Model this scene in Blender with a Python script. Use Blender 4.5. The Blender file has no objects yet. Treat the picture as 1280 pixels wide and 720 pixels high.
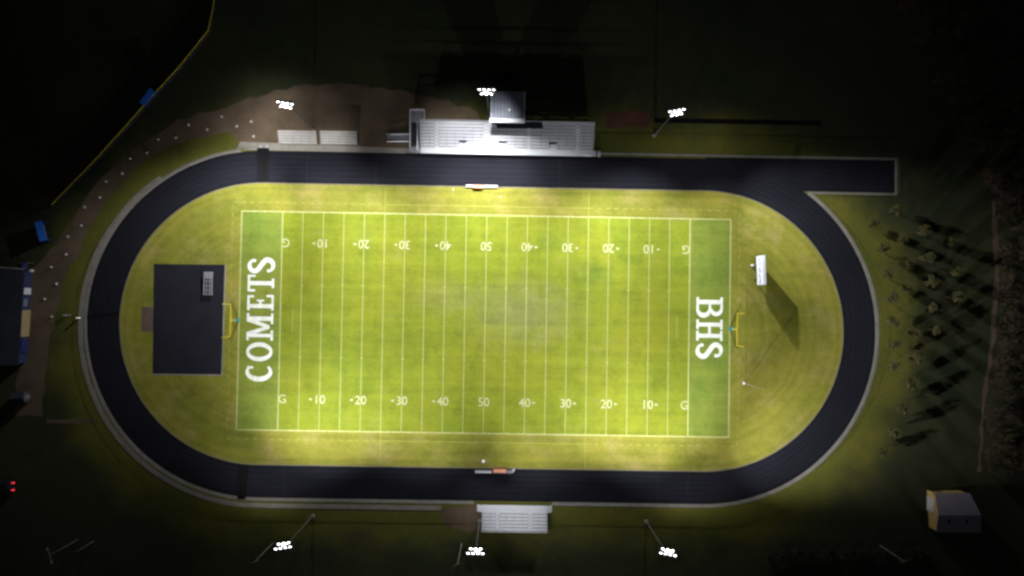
import bpy, math, random
from mathutils import Vector, Matrix, Euler
rnd = random.Random(7)
sc = bpy.context.scene
col = sc.collection
YD = .9144
PI = math.pi

# ---------------------------------------------------------------- camera (fitted to the pitch markings)
CAM = Vector((4.812, 4.713, 159.32))
ROT = Euler((2.15271553e-02, -7.20514537e-03, 1.67855801e-02), 'XYZ')
F = 889.
RM = ROT.to_matrix()

def P(px, py, z=0.):
    """point at height z that the photograph (1280 wide) shows at px, py"""
    d = RM @ Vector(((px - 640) / F, (360 - py) / F, -1))
    return CAM + d * ((z - CAM.z) / d.z)

def XY(px, py, z=0.):
    p = P(px, py, z)
    return (p.x, p.y)

cd = bpy.data.cameras.new('camera')
cam = bpy.data.objects.new('camera', cd)
col.objects.link(cam)
cam.location = CAM
cam.rotation_euler = ROT
cd.sensor_width = 36
cd.lens = F / 1280 * 36
cd.clip_start = 1
cd.clip_end = 6000
sc.camera = cam

# ---------------------------------------------------------------- mesh collector
class MB:
    def __init__(s):
        s.v = []; s.f = []; s.n = 0
    def add(s, vs, fs):
        b = len(s.v)
        s.v += [tuple(v) for v in vs]
        s.f += [tuple(i + b for i in f) for f in fs]
    def box(s, x0, x1, y0, y1, z0, z1):
        s.add([(x0,y0,z0),(x1,y0,z0),(x1,y1,z0),(x0,y1,z0),(x0,y0,z1),(x1,y0,z1),(x1,y1,z1),(x0,y1,z1)],
              [(3,2,1,0),(4,5,6,7),(0,1,5,4),(1,2,6,5),(2,3,7,6),(3,0,4,7)])
    def obox(s, c, sx, sy, sz, m=None):
        """box centred at c, half sizes, rotated by matrix m"""
        vs = []
        for z in (-sz, sz):
            for x, y in ((-sx,-sy),(sx,-sy),(sx,sy),(-sx,sy)):
                p = Vector((x, y, z))
                if m: p = m @ p
                vs.append(Vector(c) + p)
        s.add(vs, [(3,2,1,0),(4,5,6,7),(0,1,5,4),(1,2,6,5),(2,3,7,6),(3,0,4,7)])
    def tube(s, a, b, r0, r1=None, n=8):
        a = Vector(a); b = Vector(b); r1 = r0 if r1 is None else r1
        d = (b - a).normalized()
        u = d.orthogonal().normalized(); w = d.cross(u)
        vs = []
        for p, r in ((a, r0), (b, r1)):
            for i in range(n):
                t = 2*PI*i/n
                vs.append(p + (u*math.cos(t) + w*math.sin(t))*r)
        fs = [(i, (i+1)%n, n+(i+1)%n, n+i) for i in range(n)]
        fs += [tuple(range(n-1,-1,-1)), tuple(range(n, 2*n))]
        s.add(vs, fs)
    def lathe(s, prof, c=(0,0,0), n=16, m=None):
        """closed profile [(r,z)...] spun about z"""
        vs = []
        for r, z in prof:
            for i in range(n):
                t = 2*PI*i/n
                p = Vector((r*math.cos(t), r*math.sin(t), z))
                if m: p = m @ p
                vs.append(Vector(c) + p)
        k = len(prof)
        fs = [(j*n+i, j*n+(i+1)%n, (j+1)*n+(i+1)%n, (j+1)*n+i) for j in range(k-1) for i in range(n)]
        fs += [tuple(range(n-1,-1,-1)), tuple(range((k-1)*n, k*n))]
        s.add(vs, fs)
    def poly(s, pts, z):
        s.add([(x, y, z) for x, y in pts], [tuple(range(len(pts)))])
    def prism(s, pts, z0, z1):
        n = len(pts)
        s.add([(x,y,z0) for x,y in pts] + [(x,y,z1) for x,y in pts],
              [tuple(range(n-1,-1,-1)), tuple(range(n,2*n))] + [(i,(i+1)%n,n+(i+1)%n,n+i) for i in range(n)])
    def quad(s, a, b, c, d):
        s.add([a,b,c,d], [(0,1,2,3)])
    def ribbon(s, path, w0, w1, z, thick=0., closed=False):
        """flat strip along path between offsets w0 and w1 (left of travel positive)"""
        L = offset(path, w0, closed); R = offset(path, w1, closed)
        n = len(path)
        vs = [(x,y,z) for x,y in L] + [(x,y,z) for x,y in R]
        m = n if closed else n-1
        fs = [(i,(i+1)%n,n+(i+1)%n,n+i) if w1 > w0 else (n+i,n+(i+1)%n,(i+1)%n,i) for i in range(m)]
        if thick:
            vs += [(x,y,z-thick) for x,y in L] + [(x,y,z-thick) for x,y in R]
            for i in range(m):
                j = (i+1)%n
                fs += [(2*n+i,2*n+j,j,i), (n+i,n+j,3*n+j,3*n+i)]
            if not closed:
                fs += [(0,n,3*n,2*n), (n-1,3*n-1,4*n-1,2*n-1)]
        s.add(vs, fs)
    def build(s, name, mat, parent=None, smooth=False):
        me = bpy.data.meshes.new(name)
        me.from_pydata(s.v, [], s.f)
        me.update()
        if smooth:
            for p in me.polygons: p.use_smooth = True
        me.materials.append(mat)
        o = bpy.data.objects.new(name, me)
        col.objects.link(o)
        if parent: o.parent = parent
        return o

def offset(path, d, closed=False):
    out = []
    n = len(path)
    for i, (x, y) in enumerate(path):
        a = path[(i-1) % n] if (i or closed) else None
        b = path[(i+1) % n] if (i < n-1 or closed) else None
        ns = []
        for p, q in ((a, (x,y)), ((x,y), b)):
            if p is None or q is None: continue
            dx, dy = q[0]-p[0], q[1]-p[1]
            l = math.hypot(dx, dy) or 1
            ns.append((-dy/l, dx/l))
        nx = sum(v[0] for v in ns); ny = sum(v[1] for v in ns)
        l = math.hypot(nx, ny) or 1
        nx /= l; ny /= l
        k = max(.35, nx*ns[0][0] + ny*ns[0][1])
        out.append((x + nx*d/k, y + ny*d/k))
    return out

def tag(o, label=None, cat=None, group=None, kind=None):
    if label: o['label'] = label
    if cat: o['category'] = cat
    if group: o['group'] = group
    if kind: o['kind'] = kind
    return o
def empty(name, loc=(0,0,0), rz=0):
    o = bpy.data.objects.new(name, None)
    col.objects.link(o)
    o.location = loc; o.rotation_euler = (0,0,rz)
    return o
def struct(o, label, cat='ground'):
    return tag(o, label, cat, kind='structure')
def kids(o):
    return [c for c in bpy.data.objects if c.parent == o]
def copy_tree(o, parent=None):
    c = o.copy(); col.objects.link(c)
    if parent: c.parent = parent
    for ch in kids(o): copy_tree(ch, c)
    return c

# ---------------------------------------------------------------- materials
def new_mat(name):
    m = bpy.data.materials.new(name); m.use_nodes = True
    nt = m.node_tree
    b = nt.nodes['Principled BSDF']
    return m, nt, b
def tex(nt, scale, detail=4, rough=.6, vec=None, stretch=None):
    n = nt.nodes.new('ShaderNodeTexNoise')
    n.inputs['Scale'].default_value = scale
    n.inputs['Detail'].default_value = detail
    n.inputs['Roughness'].default_value = rough
    g = nt.nodes.new('ShaderNodeNewGeometry')
    mp = nt.nodes.new('ShaderNodeMapping')
    if stretch: mp.inputs['Scale'].default_value = stretch
    nt.links.new(g.outputs['Position'], mp.inputs['Vector'])
    nt.links.new(mp.outputs['Vector'], n.inputs['Vector'])
    return n.outputs['Fac']
def ramp(nt, fac, stops):
    r = nt.nodes.new('ShaderNodeValToRGB')
    while len(r.color_ramp.elements) < len(stops): r.color_ramp.elements.new(.5)
    for e, (p, c) in zip(r.color_ramp.elements, stops):
        e.position = p; e.color = (c[0], c[1], c[2], 1)
    nt.links.new(fac, r.inputs['Fac'])
    return r.outputs['Color']
def mix(nt, fac, a, b, mode='MIX'):
    n = nt.nodes.new('ShaderNodeMix'); n.data_type = 'RGBA'; n.blend_type = mode
    for s, v in ((n.inputs[0], fac), (n.inputs[6], a), (n.inputs[7], b)):
        if isinstance(v, (int, float)): s.default_value = v
        elif isinstance(v, tuple): s.default_value = (v[0], v[1], v[2], 1)
        else: nt.links.new(v, s)
    return n.outputs[2]
def bump(nt, b, h, strength=.4, dist=.05):
    n = nt.nodes.new('ShaderNodeBump')
    n.inputs['Strength'].default_value = strength
    n.inputs['Distance'].default_value = dist
    nt.links.new(h, n.inputs['Height']); nt.links.new(n.outputs['Normal'], b.inputs['Normal'])
def val_ramp(nt, fac, lo, hi):
    n = nt.nodes.new('ShaderNodeMapRange')
    n.inputs['From Min'].default_value = lo; n.inputs['From Max'].default_value = hi
    nt.links.new(fac, n.inputs['Value'])
    return n.outputs['Result']

def grass(name, lush, dry, bare, dry_lo=.4, dry_hi=.62, bare_lo=.62, bare_hi=.8, streak=.25, rings=False, patches=False):
    m, nt, b = new_mat(name)
    c = mix(nt, val_ramp(nt, tex(nt, .045, 6, .62), dry_lo, dry_hi), lush, dry)
    c = mix(nt, val_ramp(nt, tex(nt, .11, 7, .7), bare_lo, bare_hi), c, bare)
    if rings:                       # mower swaths that follow the bends
        g = nt.nodes.new('ShaderNodeNewGeometry'); sp = nt.nodes.new('ShaderNodeSeparateXYZ')
        nt.links.new(g.outputs['Position'], sp.inputs[0])
        def mt(op, a, b_=None):
            n = nt.nodes.new('ShaderNodeMath'); n.operation = op
            for k, v in ((0, a), (1, b_)):
                if v is None: continue
                if isinstance(v, (int, float)): n.inputs[k].default_value = v
                else: nt.links.new(v, n.inputs[k])
            return n.outputs[0]
        dx = mt('MAXIMUM', mt('SUBTRACT', mt('ABSOLUTE', mt('ADD', sp.outputs[0], .5)), 49.5), 0.)
        dy = mt('ADD', sp.outputs[1], .65)
        d = mt('SQRT', mt('ADD', mt('MULTIPLY', dx, dx), mt('MULTIPLY', dy, dy)))
        cv = nt.nodes.new('ShaderNodeCombineXYZ'); nt.links.new(mt('ADD', d, mt('MULTIPLY', tex(nt, .1, 3), 1.5)), cv.inputs[0])
        nz = nt.nodes.new('ShaderNodeTexNoise'); nz.inputs['Scale'].default_value = .75; nz.inputs['Detail'].default_value = 3
        nt.links.new(cv.outputs[0], nz.inputs['Vector'])
        sr = ramp(nt, nz.outputs['Fac'], [(.32, (.74,.80,.78)), (.5, (1,1,1)), (.68, (1.16,1.1,1.1))])
        c = mix(nt, .75, c, sr, 'MULTIPLY')
    if patches:                     # worn turf between the hashes and lusher spots
        for (px, py, ax, ay, pc, amt) in ((655,392,15,9,(.142,.146,.048),.75), (560,372,10,5,(.145,.15,.04),.55), (742,345,5,4,(.07,.105,.010),.7),
                                          (690,300,4,3,(.08,.115,.010),.6), (455,300,4,6,(.09,.12,.012),.5), (770,455,8,4,(.10,.13,.010),.45), (420,440,9,5,(.10,.13,.010),.4)):
            p = P(px, py)
            g = nt.nodes.new('ShaderNodeNewGeometry'); mp = nt.nodes.new('ShaderNodeMapping')
            mp.vector_type = 'POINT'; mp.inputs['Location'].default_value = (-p.x/ax, -p.y/ay, 0); mp.inputs['Scale'].default_value = (1/ax, 1/ay, 0)
            nt.links.new(g.outputs['Position'], mp.inputs['Vector'])
            ln = nt.nodes.new('ShaderNodeVectorMath'); ln.operation = 'LENGTH'; nt.links.new(mp.outputs['Vector'], ln.inputs[0])
            ad = nt.nodes.new('ShaderNodeMath'); ad.operation = 'MULTIPLY_ADD'
            nt.links.new(tex(nt, .28, 6, .7), ad.inputs[0]); ad.inputs[1].default_value = 1.8; nt.links.new(ln.outputs['Value'], ad.inputs[2])
            mr = nt.nodes.new('ShaderNodeMapRange'); mr.interpolation_type = 'SMOOTHSTEP'
            for k, v in zip(('From Min','From Max','To Min','To Max'), (.9, 2.1, amt, 0.)): mr.inputs[k].default_value = v
            nt.links.new(ad.outputs[0], mr.inputs['Value'])
            c = mix(nt, mr.outputs['Result'], c, pc)
    # mowing streaks along the pitch
    s = ramp(nt, tex(nt, .5, 3, .6, stretch=(.05, 1, 1)), [(.3, (.8,.8,.8)), (.7, (1.12,1.12,1.1))])
    c = mix(nt, streak*2, c, s, 'MULTIPLY')
    s2 = ramp(nt, tex(nt, .32, 2, .5, stretch=(1, .06, 1)), [(.35, (.86,.88,.86)), (.65, (1.1,1.08,1.1))])
    c = mix(nt, streak*1.4, c, s2, 'MULTIPLY')
    mt_ = ramp(nt, tex(nt, .22, 8, .72), [(.3, (.66,.73,.66)), (.5, (1,1,1)), (.72, (1.18,1.14,1.25))])
    c = mix(nt, .75, c, mt_, 'MULTIPLY')
    # clumps and blades
    t = ramp(nt, tex(nt, 1.6, 8, .75), [(.25, (.72,.74,.72)), (.5, (1,1,1)), (.78, (1.25,1.22,1.2))])
    c = mix(nt, .7, c, t, 'MULTIPLY')
    nt.links.new(c, b.inputs['Base Color'])
    b.inputs['Roughness'].default_value = .85
    b.inputs['Specular IOR Level'].default_value = .15
    bump(nt, b, tex(nt, 9, 4, .7), .5, .06)
    return m
def rough_mat(name, a, bcol, scale=.6, rough=.85, spec=.25, metal=0., bmp=.2, stretch=None, fine=12):
    m, nt, b = new_mat(name)
    c = mix(nt, val_ramp(nt, tex(nt, scale, 6, .65, stretch=stretch), .3, .7), a, bcol)
    t = ramp(nt, tex(nt, fine, 5, .7), [(.25, (.85,.85,.85)), (.75, (1.12,1.12,1.12))])
    c = mix(nt, .6, c, t, 'MULTIPLY')
    nt.links.new(c, b.inputs['Base Color'])
    b.inputs['Roughness'].default_value = rough
    b.inputs['Specular IOR Level'].default_value = spec
    b.inputs['Metallic'].default_value = metal
    if bmp: bump(nt, b, tex(nt, fine*2, 4, .6), bmp, .01)
    return m
def emit(name, c, s):
    m, nt, b = new_mat(name)
    b.inputs['Base Color'].default_value = (c[0]*.5, c[1]*.5, c[2]*.5, 1)
    b.inputs['Emission Color'].default_value = (c[0], c[1], c[2], 1)
    b.inputs['Emission Strength'].default_value = s
    return m

def ground_mat():
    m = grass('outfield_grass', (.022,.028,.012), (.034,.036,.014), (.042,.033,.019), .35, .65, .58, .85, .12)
    nt = m.node_tree; b = nt.nodes['Principled BSDF']
    base = b.inputs['Base Color'].links[0].from_socket
    # mown and watered belt next to the oval track: distance to the oval
    g = nt.nodes.new('ShaderNodeNewGeometry'); sp = nt.nodes.new('ShaderNodeSeparateXYZ')
    nt.links.new(g.outputs['Position'], sp.inputs[0])
    def mt(op, a, c=None):
        n = nt.nodes.new('ShaderNodeMath'); n.operation = op
        for k, v in ((0, a), (1, c)):
            if v is None: continue
            if isinstance(v, (int, float)): n.inputs[k].default_value = v
            else: nt.links.new(v, n.inputs[k])
        return n.outputs[0]
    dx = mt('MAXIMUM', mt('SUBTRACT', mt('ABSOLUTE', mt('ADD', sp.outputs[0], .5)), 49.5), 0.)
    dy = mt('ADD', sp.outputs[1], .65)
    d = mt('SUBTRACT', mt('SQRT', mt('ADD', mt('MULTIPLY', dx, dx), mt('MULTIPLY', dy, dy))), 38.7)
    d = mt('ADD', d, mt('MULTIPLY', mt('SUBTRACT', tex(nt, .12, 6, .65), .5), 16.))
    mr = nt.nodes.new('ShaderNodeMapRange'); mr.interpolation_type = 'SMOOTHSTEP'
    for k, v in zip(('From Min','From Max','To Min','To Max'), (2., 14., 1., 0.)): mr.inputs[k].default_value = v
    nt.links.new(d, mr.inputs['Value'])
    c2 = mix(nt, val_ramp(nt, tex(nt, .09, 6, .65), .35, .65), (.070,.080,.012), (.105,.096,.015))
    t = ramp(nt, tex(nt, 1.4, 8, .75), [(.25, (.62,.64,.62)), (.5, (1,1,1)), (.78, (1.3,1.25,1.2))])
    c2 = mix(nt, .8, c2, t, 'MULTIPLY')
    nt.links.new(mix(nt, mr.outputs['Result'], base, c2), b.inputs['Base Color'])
    return m

M = {}
M['infield'] = grass('infield_grass', (.125,.135,.015), (.178,.166,.022), (.20,.165,.06), .36, .62, .5, .78, .22, rings=True)
M['field'] = grass('pitch_grass', (.112,.146,.0095), (.150,.162,.0105), (.16,.155,.045), .36, .66, .58, .86, .34, patches=True)
M['endzone'] = grass('end_zone_grass', (.102,.143,.018), (.138,.153,.021), (.155,.15,.045), .38, .7, .66, .9, .3)
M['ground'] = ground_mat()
M['line'] = rough_mat('pitch_line_paint', (.225,.235,.075), (.325,.335,.145), 1.2, .9, .1)
M['faint'] = rough_mat('worn_line_paint', (.19,.185,.025), (.28,.27,.07), .5, .9, .1)
M['num'] = rough_mat('number_paint', (.23,.24,.11), (.36,.37,.21), 1.2, .9, .1)
M['letter'] = rough_mat('letter_paint', (.40,.42,.36), (.60,.61,.56), .8, .85, .1)
M['track'] = rough_mat('track_surface', (.0072,.0076,.0108), (.0098,.0100,.0140), .22, .9, .08, bmp=.15, stretch=(.3,1,1))
M['mat'] = rough_mat('rubber_mat', (.0022,.0022,.003), (.0032,.0032,.004), .5, .8, .15)
M['pad'] = rough_mat('asphalt_pad', (.0098,.0098,.0145), (.0135,.0135,.019), .25, .9, .1)
M['lane'] = rough_mat('lane_paint', (.012,.012,.017), (.020,.020,.026), .3, .8, .2)
M['concrete'] = rough_mat('concrete', (.15,.138,.118), (.235,.215,.18), .5, .9, .2)
M['kerb'] = rough_mat('kerb_edge', (.11,.10,.06), (.17,.15,.09), .4, .9, .2)
M['gravel'] = rough_mat('gravel', (.066,.047,.031), (.125,.092,.060), .14, .95, .15, bmp=.6, fine=5)
M['dirt'] = rough_mat('red_dirt', (.07,.03,.02), (.10,.045,.03), .3, .95, .1, bmp=.5, fine=4)
M['sand'] = rough_mat('brown_dirt', (.075,.05,.045), (.10,.07,.055), .3, .95, .1, bmp=.5, fine=4)
M['alu'] = rough_mat('aluminium', (.47,.48,.51), (.58,.59,.62), .7, .55, .4, .2, 0, (1,4,1), 20)
M['alu_dull'] = rough_mat('dull_aluminium', (.20,.20,.22), (.27,.27,.29), .8, .6, .4, .4, 0, None, 14)
M['steel'] = rough_mat('galvanised_steel', (.12,.125,.13), (.18,.185,.19), 1.2, .5, .4, .6, 0)
M['pole_steel'] = rough_mat('weathered_pole_steel', (.06,.058,.055), (.09,.088,.085), 1, .6, .3, .3, 0)
M['bench_alu'] = rough_mat('bench_aluminium', (.22,.22,.235), (.30,.30,.315), 1, .6, .3, .2, 0)
M['off_white'] = rough_mat('dusty_white', (.30,.29,.27), (.40,.39,.36), 2, .7, .3)
M['alu_warm'] = rough_mat('weathered_bench_aluminium', (.30,.285,.26), (.40,.38,.35), .7, .6, .3, .15, 0)
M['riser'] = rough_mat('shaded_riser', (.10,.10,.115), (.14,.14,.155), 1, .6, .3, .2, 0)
M['frame'] = rough_mat('dark_steel', (.03,.03,.033), (.05,.05,.055), 1, .6, .3)
M['dark'] = rough_mat('dark_opening', (.006,.006,.008), (.012,.012,.014), 1, .6, .3)
M['roof_metal'] = rough_mat('ribbed_roof_metal', (.13,.14,.18), (.18,.195,.235), .5, .5, .4, .3, 0)
M['wall_blue'] = rough_mat('press_box_siding', (.10,.11,.13), (.14,.15,.17), .8, .7, .3)
M['shade'] = rough_mat('dark_shade_panel', (.012,.013,.02), (.02,.021,.03), .7, .9, .1)  # shadow tone put into the colour of the press box panel
M['glass'] = rough_mat('dark_glass', (.012,.014,.018), (.02,.022,.028), .5, .12, .5, 0, 0)
M['yellow'] = rough_mat('yellow_paint', (.46,.38,.012), (.54,.44,.018), 1, .45, .4)
M['teal'] = rough_mat('teal_vinyl', (.01,.14,.17), (.015,.19,.22), 1.5, .5, .4)
M['white'] = rough_mat('white_plastic', (.68,.68,.66), (.80,.80,.78), 2, .5, .4)
M['board'] = rough_mat('scoreboard_panel', (.55,.58,.66), (.68,.70,.76), .8, .5, .4)
M['board_mark'] = rough_mat('scoreboard_mark', (.07,.08,.16), (.12,.13,.24), 2, .5, .4)
M['blue'] = rough_mat('blue_roof', (.03,.19,.75), (.04,.24,.85), .8, .5, .4)
M['blue_dim'] = rough_mat('dim_blue_panel', (.010,.014,.075), (.014,.02,.10), .8, .7, .3)
M['navy'] = rough_mat('navy_siding', (.012,.018,.06), (.02,.028,.08), .8, .7, .3)
M['slate'] = rough_mat('slate_roof', (.012,.016,.024), (.022,.026,.036), .4, .7, .3)
M['tan'] = rough_mat('tan_siding', (.32,.21,.065), (.42,.29,.10), .8, .8, .3)
M['tan_dim'] = rough_mat('dull_tan_siding', (.20,.155,.07), (.27,.21,.10), .8, .8, .3)
M['shingle'] = rough_mat('grey_shingles', (.16,.145,.165), (.22,.20,.22), 1.2, .9, .2, bmp=.5, fine=6)
M['orange'] = rough_mat('orange_tarp', (.36,.07,.015), (.45,.10,.02), 1.2, .7, .3)
M['pink'] = rough_mat('pale_lid', (.42,.17,.11), (.52,.24,.16), 1.2, .6, .3)
M['wood'] = rough_mat('pole_wood', (.07,.058,.046), (.11,.092,.074), 1.2, .9, .2)
M['bark'] = rough_mat('bark', (.05,.038,.028), (.085,.065,.045), 3, .9, .2)
M['leaf'] = rough_mat('tree_leaves', (.030,.032,.011), (.066,.059,.017), .8, .8, .2, fine=3, bmp=0)
M['leaf_dry'] = rough_mat('dry_leaves', (.014,.012,.009), (.052,.034,.020), .22, .85, .15, fine=2, bmp=0)
M['hedge'] = rough_mat('hedge_leaves', (.012,.014,.008), (.028,.026,.013), .5, .85, .15, fine=2, bmp=0)
M['car'] = rough_mat('car_paint', (.02,.02,.025), (.03,.03,.035), 1, .25, .5, 0, 0)
M['tyre'] = rough_mat('tyre_rubber', (.012,.012,.012), (.02,.02,.02), 4, .9, .2)
M['lens'] = emit('floodlight_lens', (.97,.99,1.0), 9)
M['tail'] = emit('tail_light', (1., .03, .05), 2.0)

# ---------------------------------------------------------------- ground
def jag(pts, amp, step=2.0, seed=1):
    """closed outline with an irregular edge"""
    r = random.Random(seed); out = []
    n = len(pts)
    for i in range(n):
        a = Vector(pts[i]); b = Vector(pts[(i+1) % n])
        k = max(1, int((b-a).length/step))
        for j in range(k):
            p = a.lerp(b, j/k)
            out.append((p.x + r.uniform(-amp,amp), p.y + r.uniform(-amp,amp)))
    return out

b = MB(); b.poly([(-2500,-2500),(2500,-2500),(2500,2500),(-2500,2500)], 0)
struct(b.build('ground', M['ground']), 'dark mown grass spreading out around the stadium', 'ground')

CY = -.65; CXL = -50.0; CXR = 49.0; RI = 31.45; RO = 38.7
def oval(r, n=64, w=0):
    pts = []
    for i in range(n+1):
        t = PI/2 - PI*i/n
        pts.append((CXR + r*math.cos(t), CY + r*math.sin(t)))
    for i in range(n+1):
        t = -PI/2 - PI*i/n
        pts.append((CXL + r*math.cos(t), CY + r*math.sin(t)))
    return pts                     # clockwise from the top right
def arc(cx, r, t0, t1, n=48):
    return [(cx + r*math.cos(math.radians(t0 + (t1-t0)*i/n)), CY + r*math.sin(math.radians(t0 + (t1-t0)*i/n))) for i in range(n+1)]

# track
b = MB()
b.ribbon(oval((RI+RO)/2), -(RO-RI)/2, (RO-RI)/2, .02, closed=True)
b.quad((CXR-.001,31.1,.024),(91.8,31.1,.024),(91.8,38.35,.024),(CXR-.001,38.35,.024))
struct(b.build('running_track', M['track']), 'dark navy oval running track with a straight chute at its upper right end', 'track')
# infield
b = MB(); b.poly(oval(RI), .02)
struct(b.build('infield', M['infield']), 'yellow green grass infield inside the running track', 'grass')
b = MB(); b.poly([(-50*YD,-26.667*YD),(50*YD,-26.667*YD),(50*YD,26.667*YD),(-50*YD,26.667*YD)], .028)
struct(b.build('playing_field', M['field']), 'bright yellow green football pitch between the two goal lines', 'pitch')
for s, lb in ((-1, 'greener left end zone under the white COMETS lettering'), (1, 'greener right end zone under the white BHS lettering')):
    x0, x1 = sorted((s*50*YD, s*60*YD))
    b = MB(); b.poly([(x0,-26.667*YD),(x1,-26.667*YD),(x1,26.667*YD),(x0,26.667*YD)], .028)
    struct(b.build('end_zone', M['endzone']), lb, 'end zone')
# inner kerb
b = MB(); b.ribbon(oval(RI), -.22, .05, .07, .05, closed=True)
struct(b.build('track_kerb', M['kerb']), 'thin pale kerb along the inner edge of the track', 'kerb')
# lane lines
b = MB()
for k in range(1, 6):
    b.ribbon(oval(RI + (RO-RI)*k/6), -.035, .035, .03, closed=True)
    b.quad((91.3-37,31.1+7.25*k/6-.03,.034),(91.3,31.1+7.25*k/6-.03,.034),(91.3,31.1+7.25*k/6+.03,.034),(91.3-37,31.1+7.25*k/6+.03,.034))
for px in (384, 830, 470, 700):
    x = P(px, 210).x; b.box(x-.05, x+.05, CY+RI, CY+RO, .025, .036)
for px in (355, 822, 860):
    x = P(px, 605).x; b.box(x-.05, x+.05, CY-RO, CY-RI, .025, .036)
struct(b.build('lane_lines', M['lane']), 'faint grey lane lines painted around the track', 'line')

# concrete strips outside the track
bx0 = XY(750,195)[0]
chute_path = [(bx0, 38.75), (92.15, 38.75), (92.15, 30.75), (72.6, 30.75)]
right_path = arc(CXR, RO+.35, 53.5, -90) + [(XY(690,630)[0], CY-RO-.35)]
left_path = [(XY(592,630)[0], CY-RO-.35)] + arc(CXL, RO+.35, -90, -262)
b = MB(); b.ribbon(chute_path, -.25, .25, .05, .05)
struct(b.build('mow_strip', M['concrete']), 'pale concrete strip edging the sprint chute', 'kerb')
b = MB(); b.ribbon(right_path, -.35, .42, .055, .05)
struct(b.build('mow_strip', M['concrete']), 'pale concrete strip edging the right hand bend of the track', 'kerb')
b = MB(); b.ribbon(left_path, -.35, .35, .055, .05)
struct(b.build('mow_strip', M['concrete']), 'pale concrete strip edging the left bend of the track', 'kerb')
wp = [(XY(552,634)[0], CY-RO-1.75), (-46, CY-RO-1.75)]
for i in range(40):
    t = math.radians(-90 - 4 - i*3.6)
    off = 1.75 - .8*max(0, (i-15)/24.)
    wp.append((CXL + (RO+off)*math.cos(t), CY + (RO+off)*math.sin(t)))
b = MB(); b.ribbon(wp, -.5, .5, .07, .06)
struct(b.build('walkway', M['concrete']), 'narrow concrete walkway running outside the fence on the lower left', 'path')
# pad in front of the small bleachers
b = MB(); b.poly([XY(296,187), XY(524,192), XY(524,186), XY(300,177)], .03)
struct(b.build('concrete_apron', M['concrete']), 'pale concrete apron between the small bleachers and the track', 'path')

# gravel
outer = [(345,112),(300,128),(262,138),(225,150),(190,170),(155,195),(125,225),(100,258),(78,292),(55,325),(30,345),(25,420),(20,520)]
inner = [(52,520),(62,430),(80,352),(100,310),(118,275),(142,240),(172,208),(205,185),(240,172),(285,166),(297,176),(294,186)]
b = MB(); b.poly(jag([XY(*p) for p in outer[::-1]] + [XY(*p) for p in [(420,104),(500,112),(560,126),(598,140),(602,152),(525,160),(524,189),(420,187)]] + [XY(*p) for p in inner[::-1]], .45, 2, 3), .016)
struct(b.build('gravel_path', M['gravel']), 'brown gravel yard and path curving round the upper left of the track', 'path')
b = MB(); b.poly(jag([XY(550,634),XY(556,655),XY(575,662),XY(606,664),XY(606,632)], .5, 1.2, 9), .016)
struct(b.build('gravel_patch', M['gravel']), 'small brown gravel patch left of the lower bleachers', 'ground')
b = MB(); b.poly(jag([XY(58,524),XY(58,529),XY(124,529),XY(122,524)], .12, 1.5, 2), .014)
struct(b.build('foot_path', M['gravel']), 'thin dirt footpath leading to the left bend of the track', 'path')
b = MB(); b.poly(jag([XY(757,140),XY(812,139),XY(813,158),XY(757,160)], .2, 1.5, 4), .018)
struct(b.build('jump_pit', M['dirt']), 'reddish brown landing pit beyond the grandstand', 'pit')
b = MB(); b.quad(*[(*XY(x,y), .02) for x, y in ((818,153.5),(818,147.5),(1027,151),(1027,157))])
struct(b.build('jump_runway', M['mat']), 'straight black jump runway above the sprint chute', 'track')
b = MB(); b.poly(jag([XY(177,384),XY(194,384),XY(194,414),XY(177,415)], .15, 1, 8), .026)
struct(b.build('dirt_patch', M['sand']), 'small brown dirt patch left of the black asphalt pad', 'ground')
pad = [XY(192.5,330), XY(281,331), XY(276.5,468), XY(191,467)]
b = MB(); b.prism(pad[::-1], .0, .06)
struct(b.build('asphalt_pad', M['pad']), 'black asphalt jumping pad behind the left goalpost', 'pad')
b = MB(); b.ribbon([pad[3], pad[2], pad[1]], -.3, -.02, .075, .06)
struct(b.build('pad_edging', M['concrete']), 'thin pale edging round two sides of the asphalt pad', 'kerb')
b = MB(); b.poly(jag([XY(1244,250),XY(1250,330),XY(1245,420),XY(1232,500),XY(1226,590),XY(1222,590),XY(1227,500),XY(1239,420),XY(1243,330),XY(1239,250)][::-1], .25, 2, 11), .014)
struct(b.build('dirt_track', M['gravel']), 'thin pale dirt edge along the foot of the dark woods', 'path')
for quad, lb in (([(321.5,185),(336.5,185),(335.5,229.5),(321.5,229)], 'wide black rubber mat crossing the upper straight by the small bleachers'),
                 ([(297.5,580.5),(311,581),(307.5,624.5),(296,624)], 'wide black rubber mat crossing the lower left of the track'),
                 ([(108.5,394),(149.5,389),(149.5,393.5),(108.5,398.5)], 'narrow black rubber mat crossing the left bend of the track')):
    b = MB(); b.prism([XY(*p) for p in quad][::-1], .025, .055)
    tag(b.build('rubber_mat', M['mat']), lb, 'mat', 'mats laid across the track')

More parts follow.
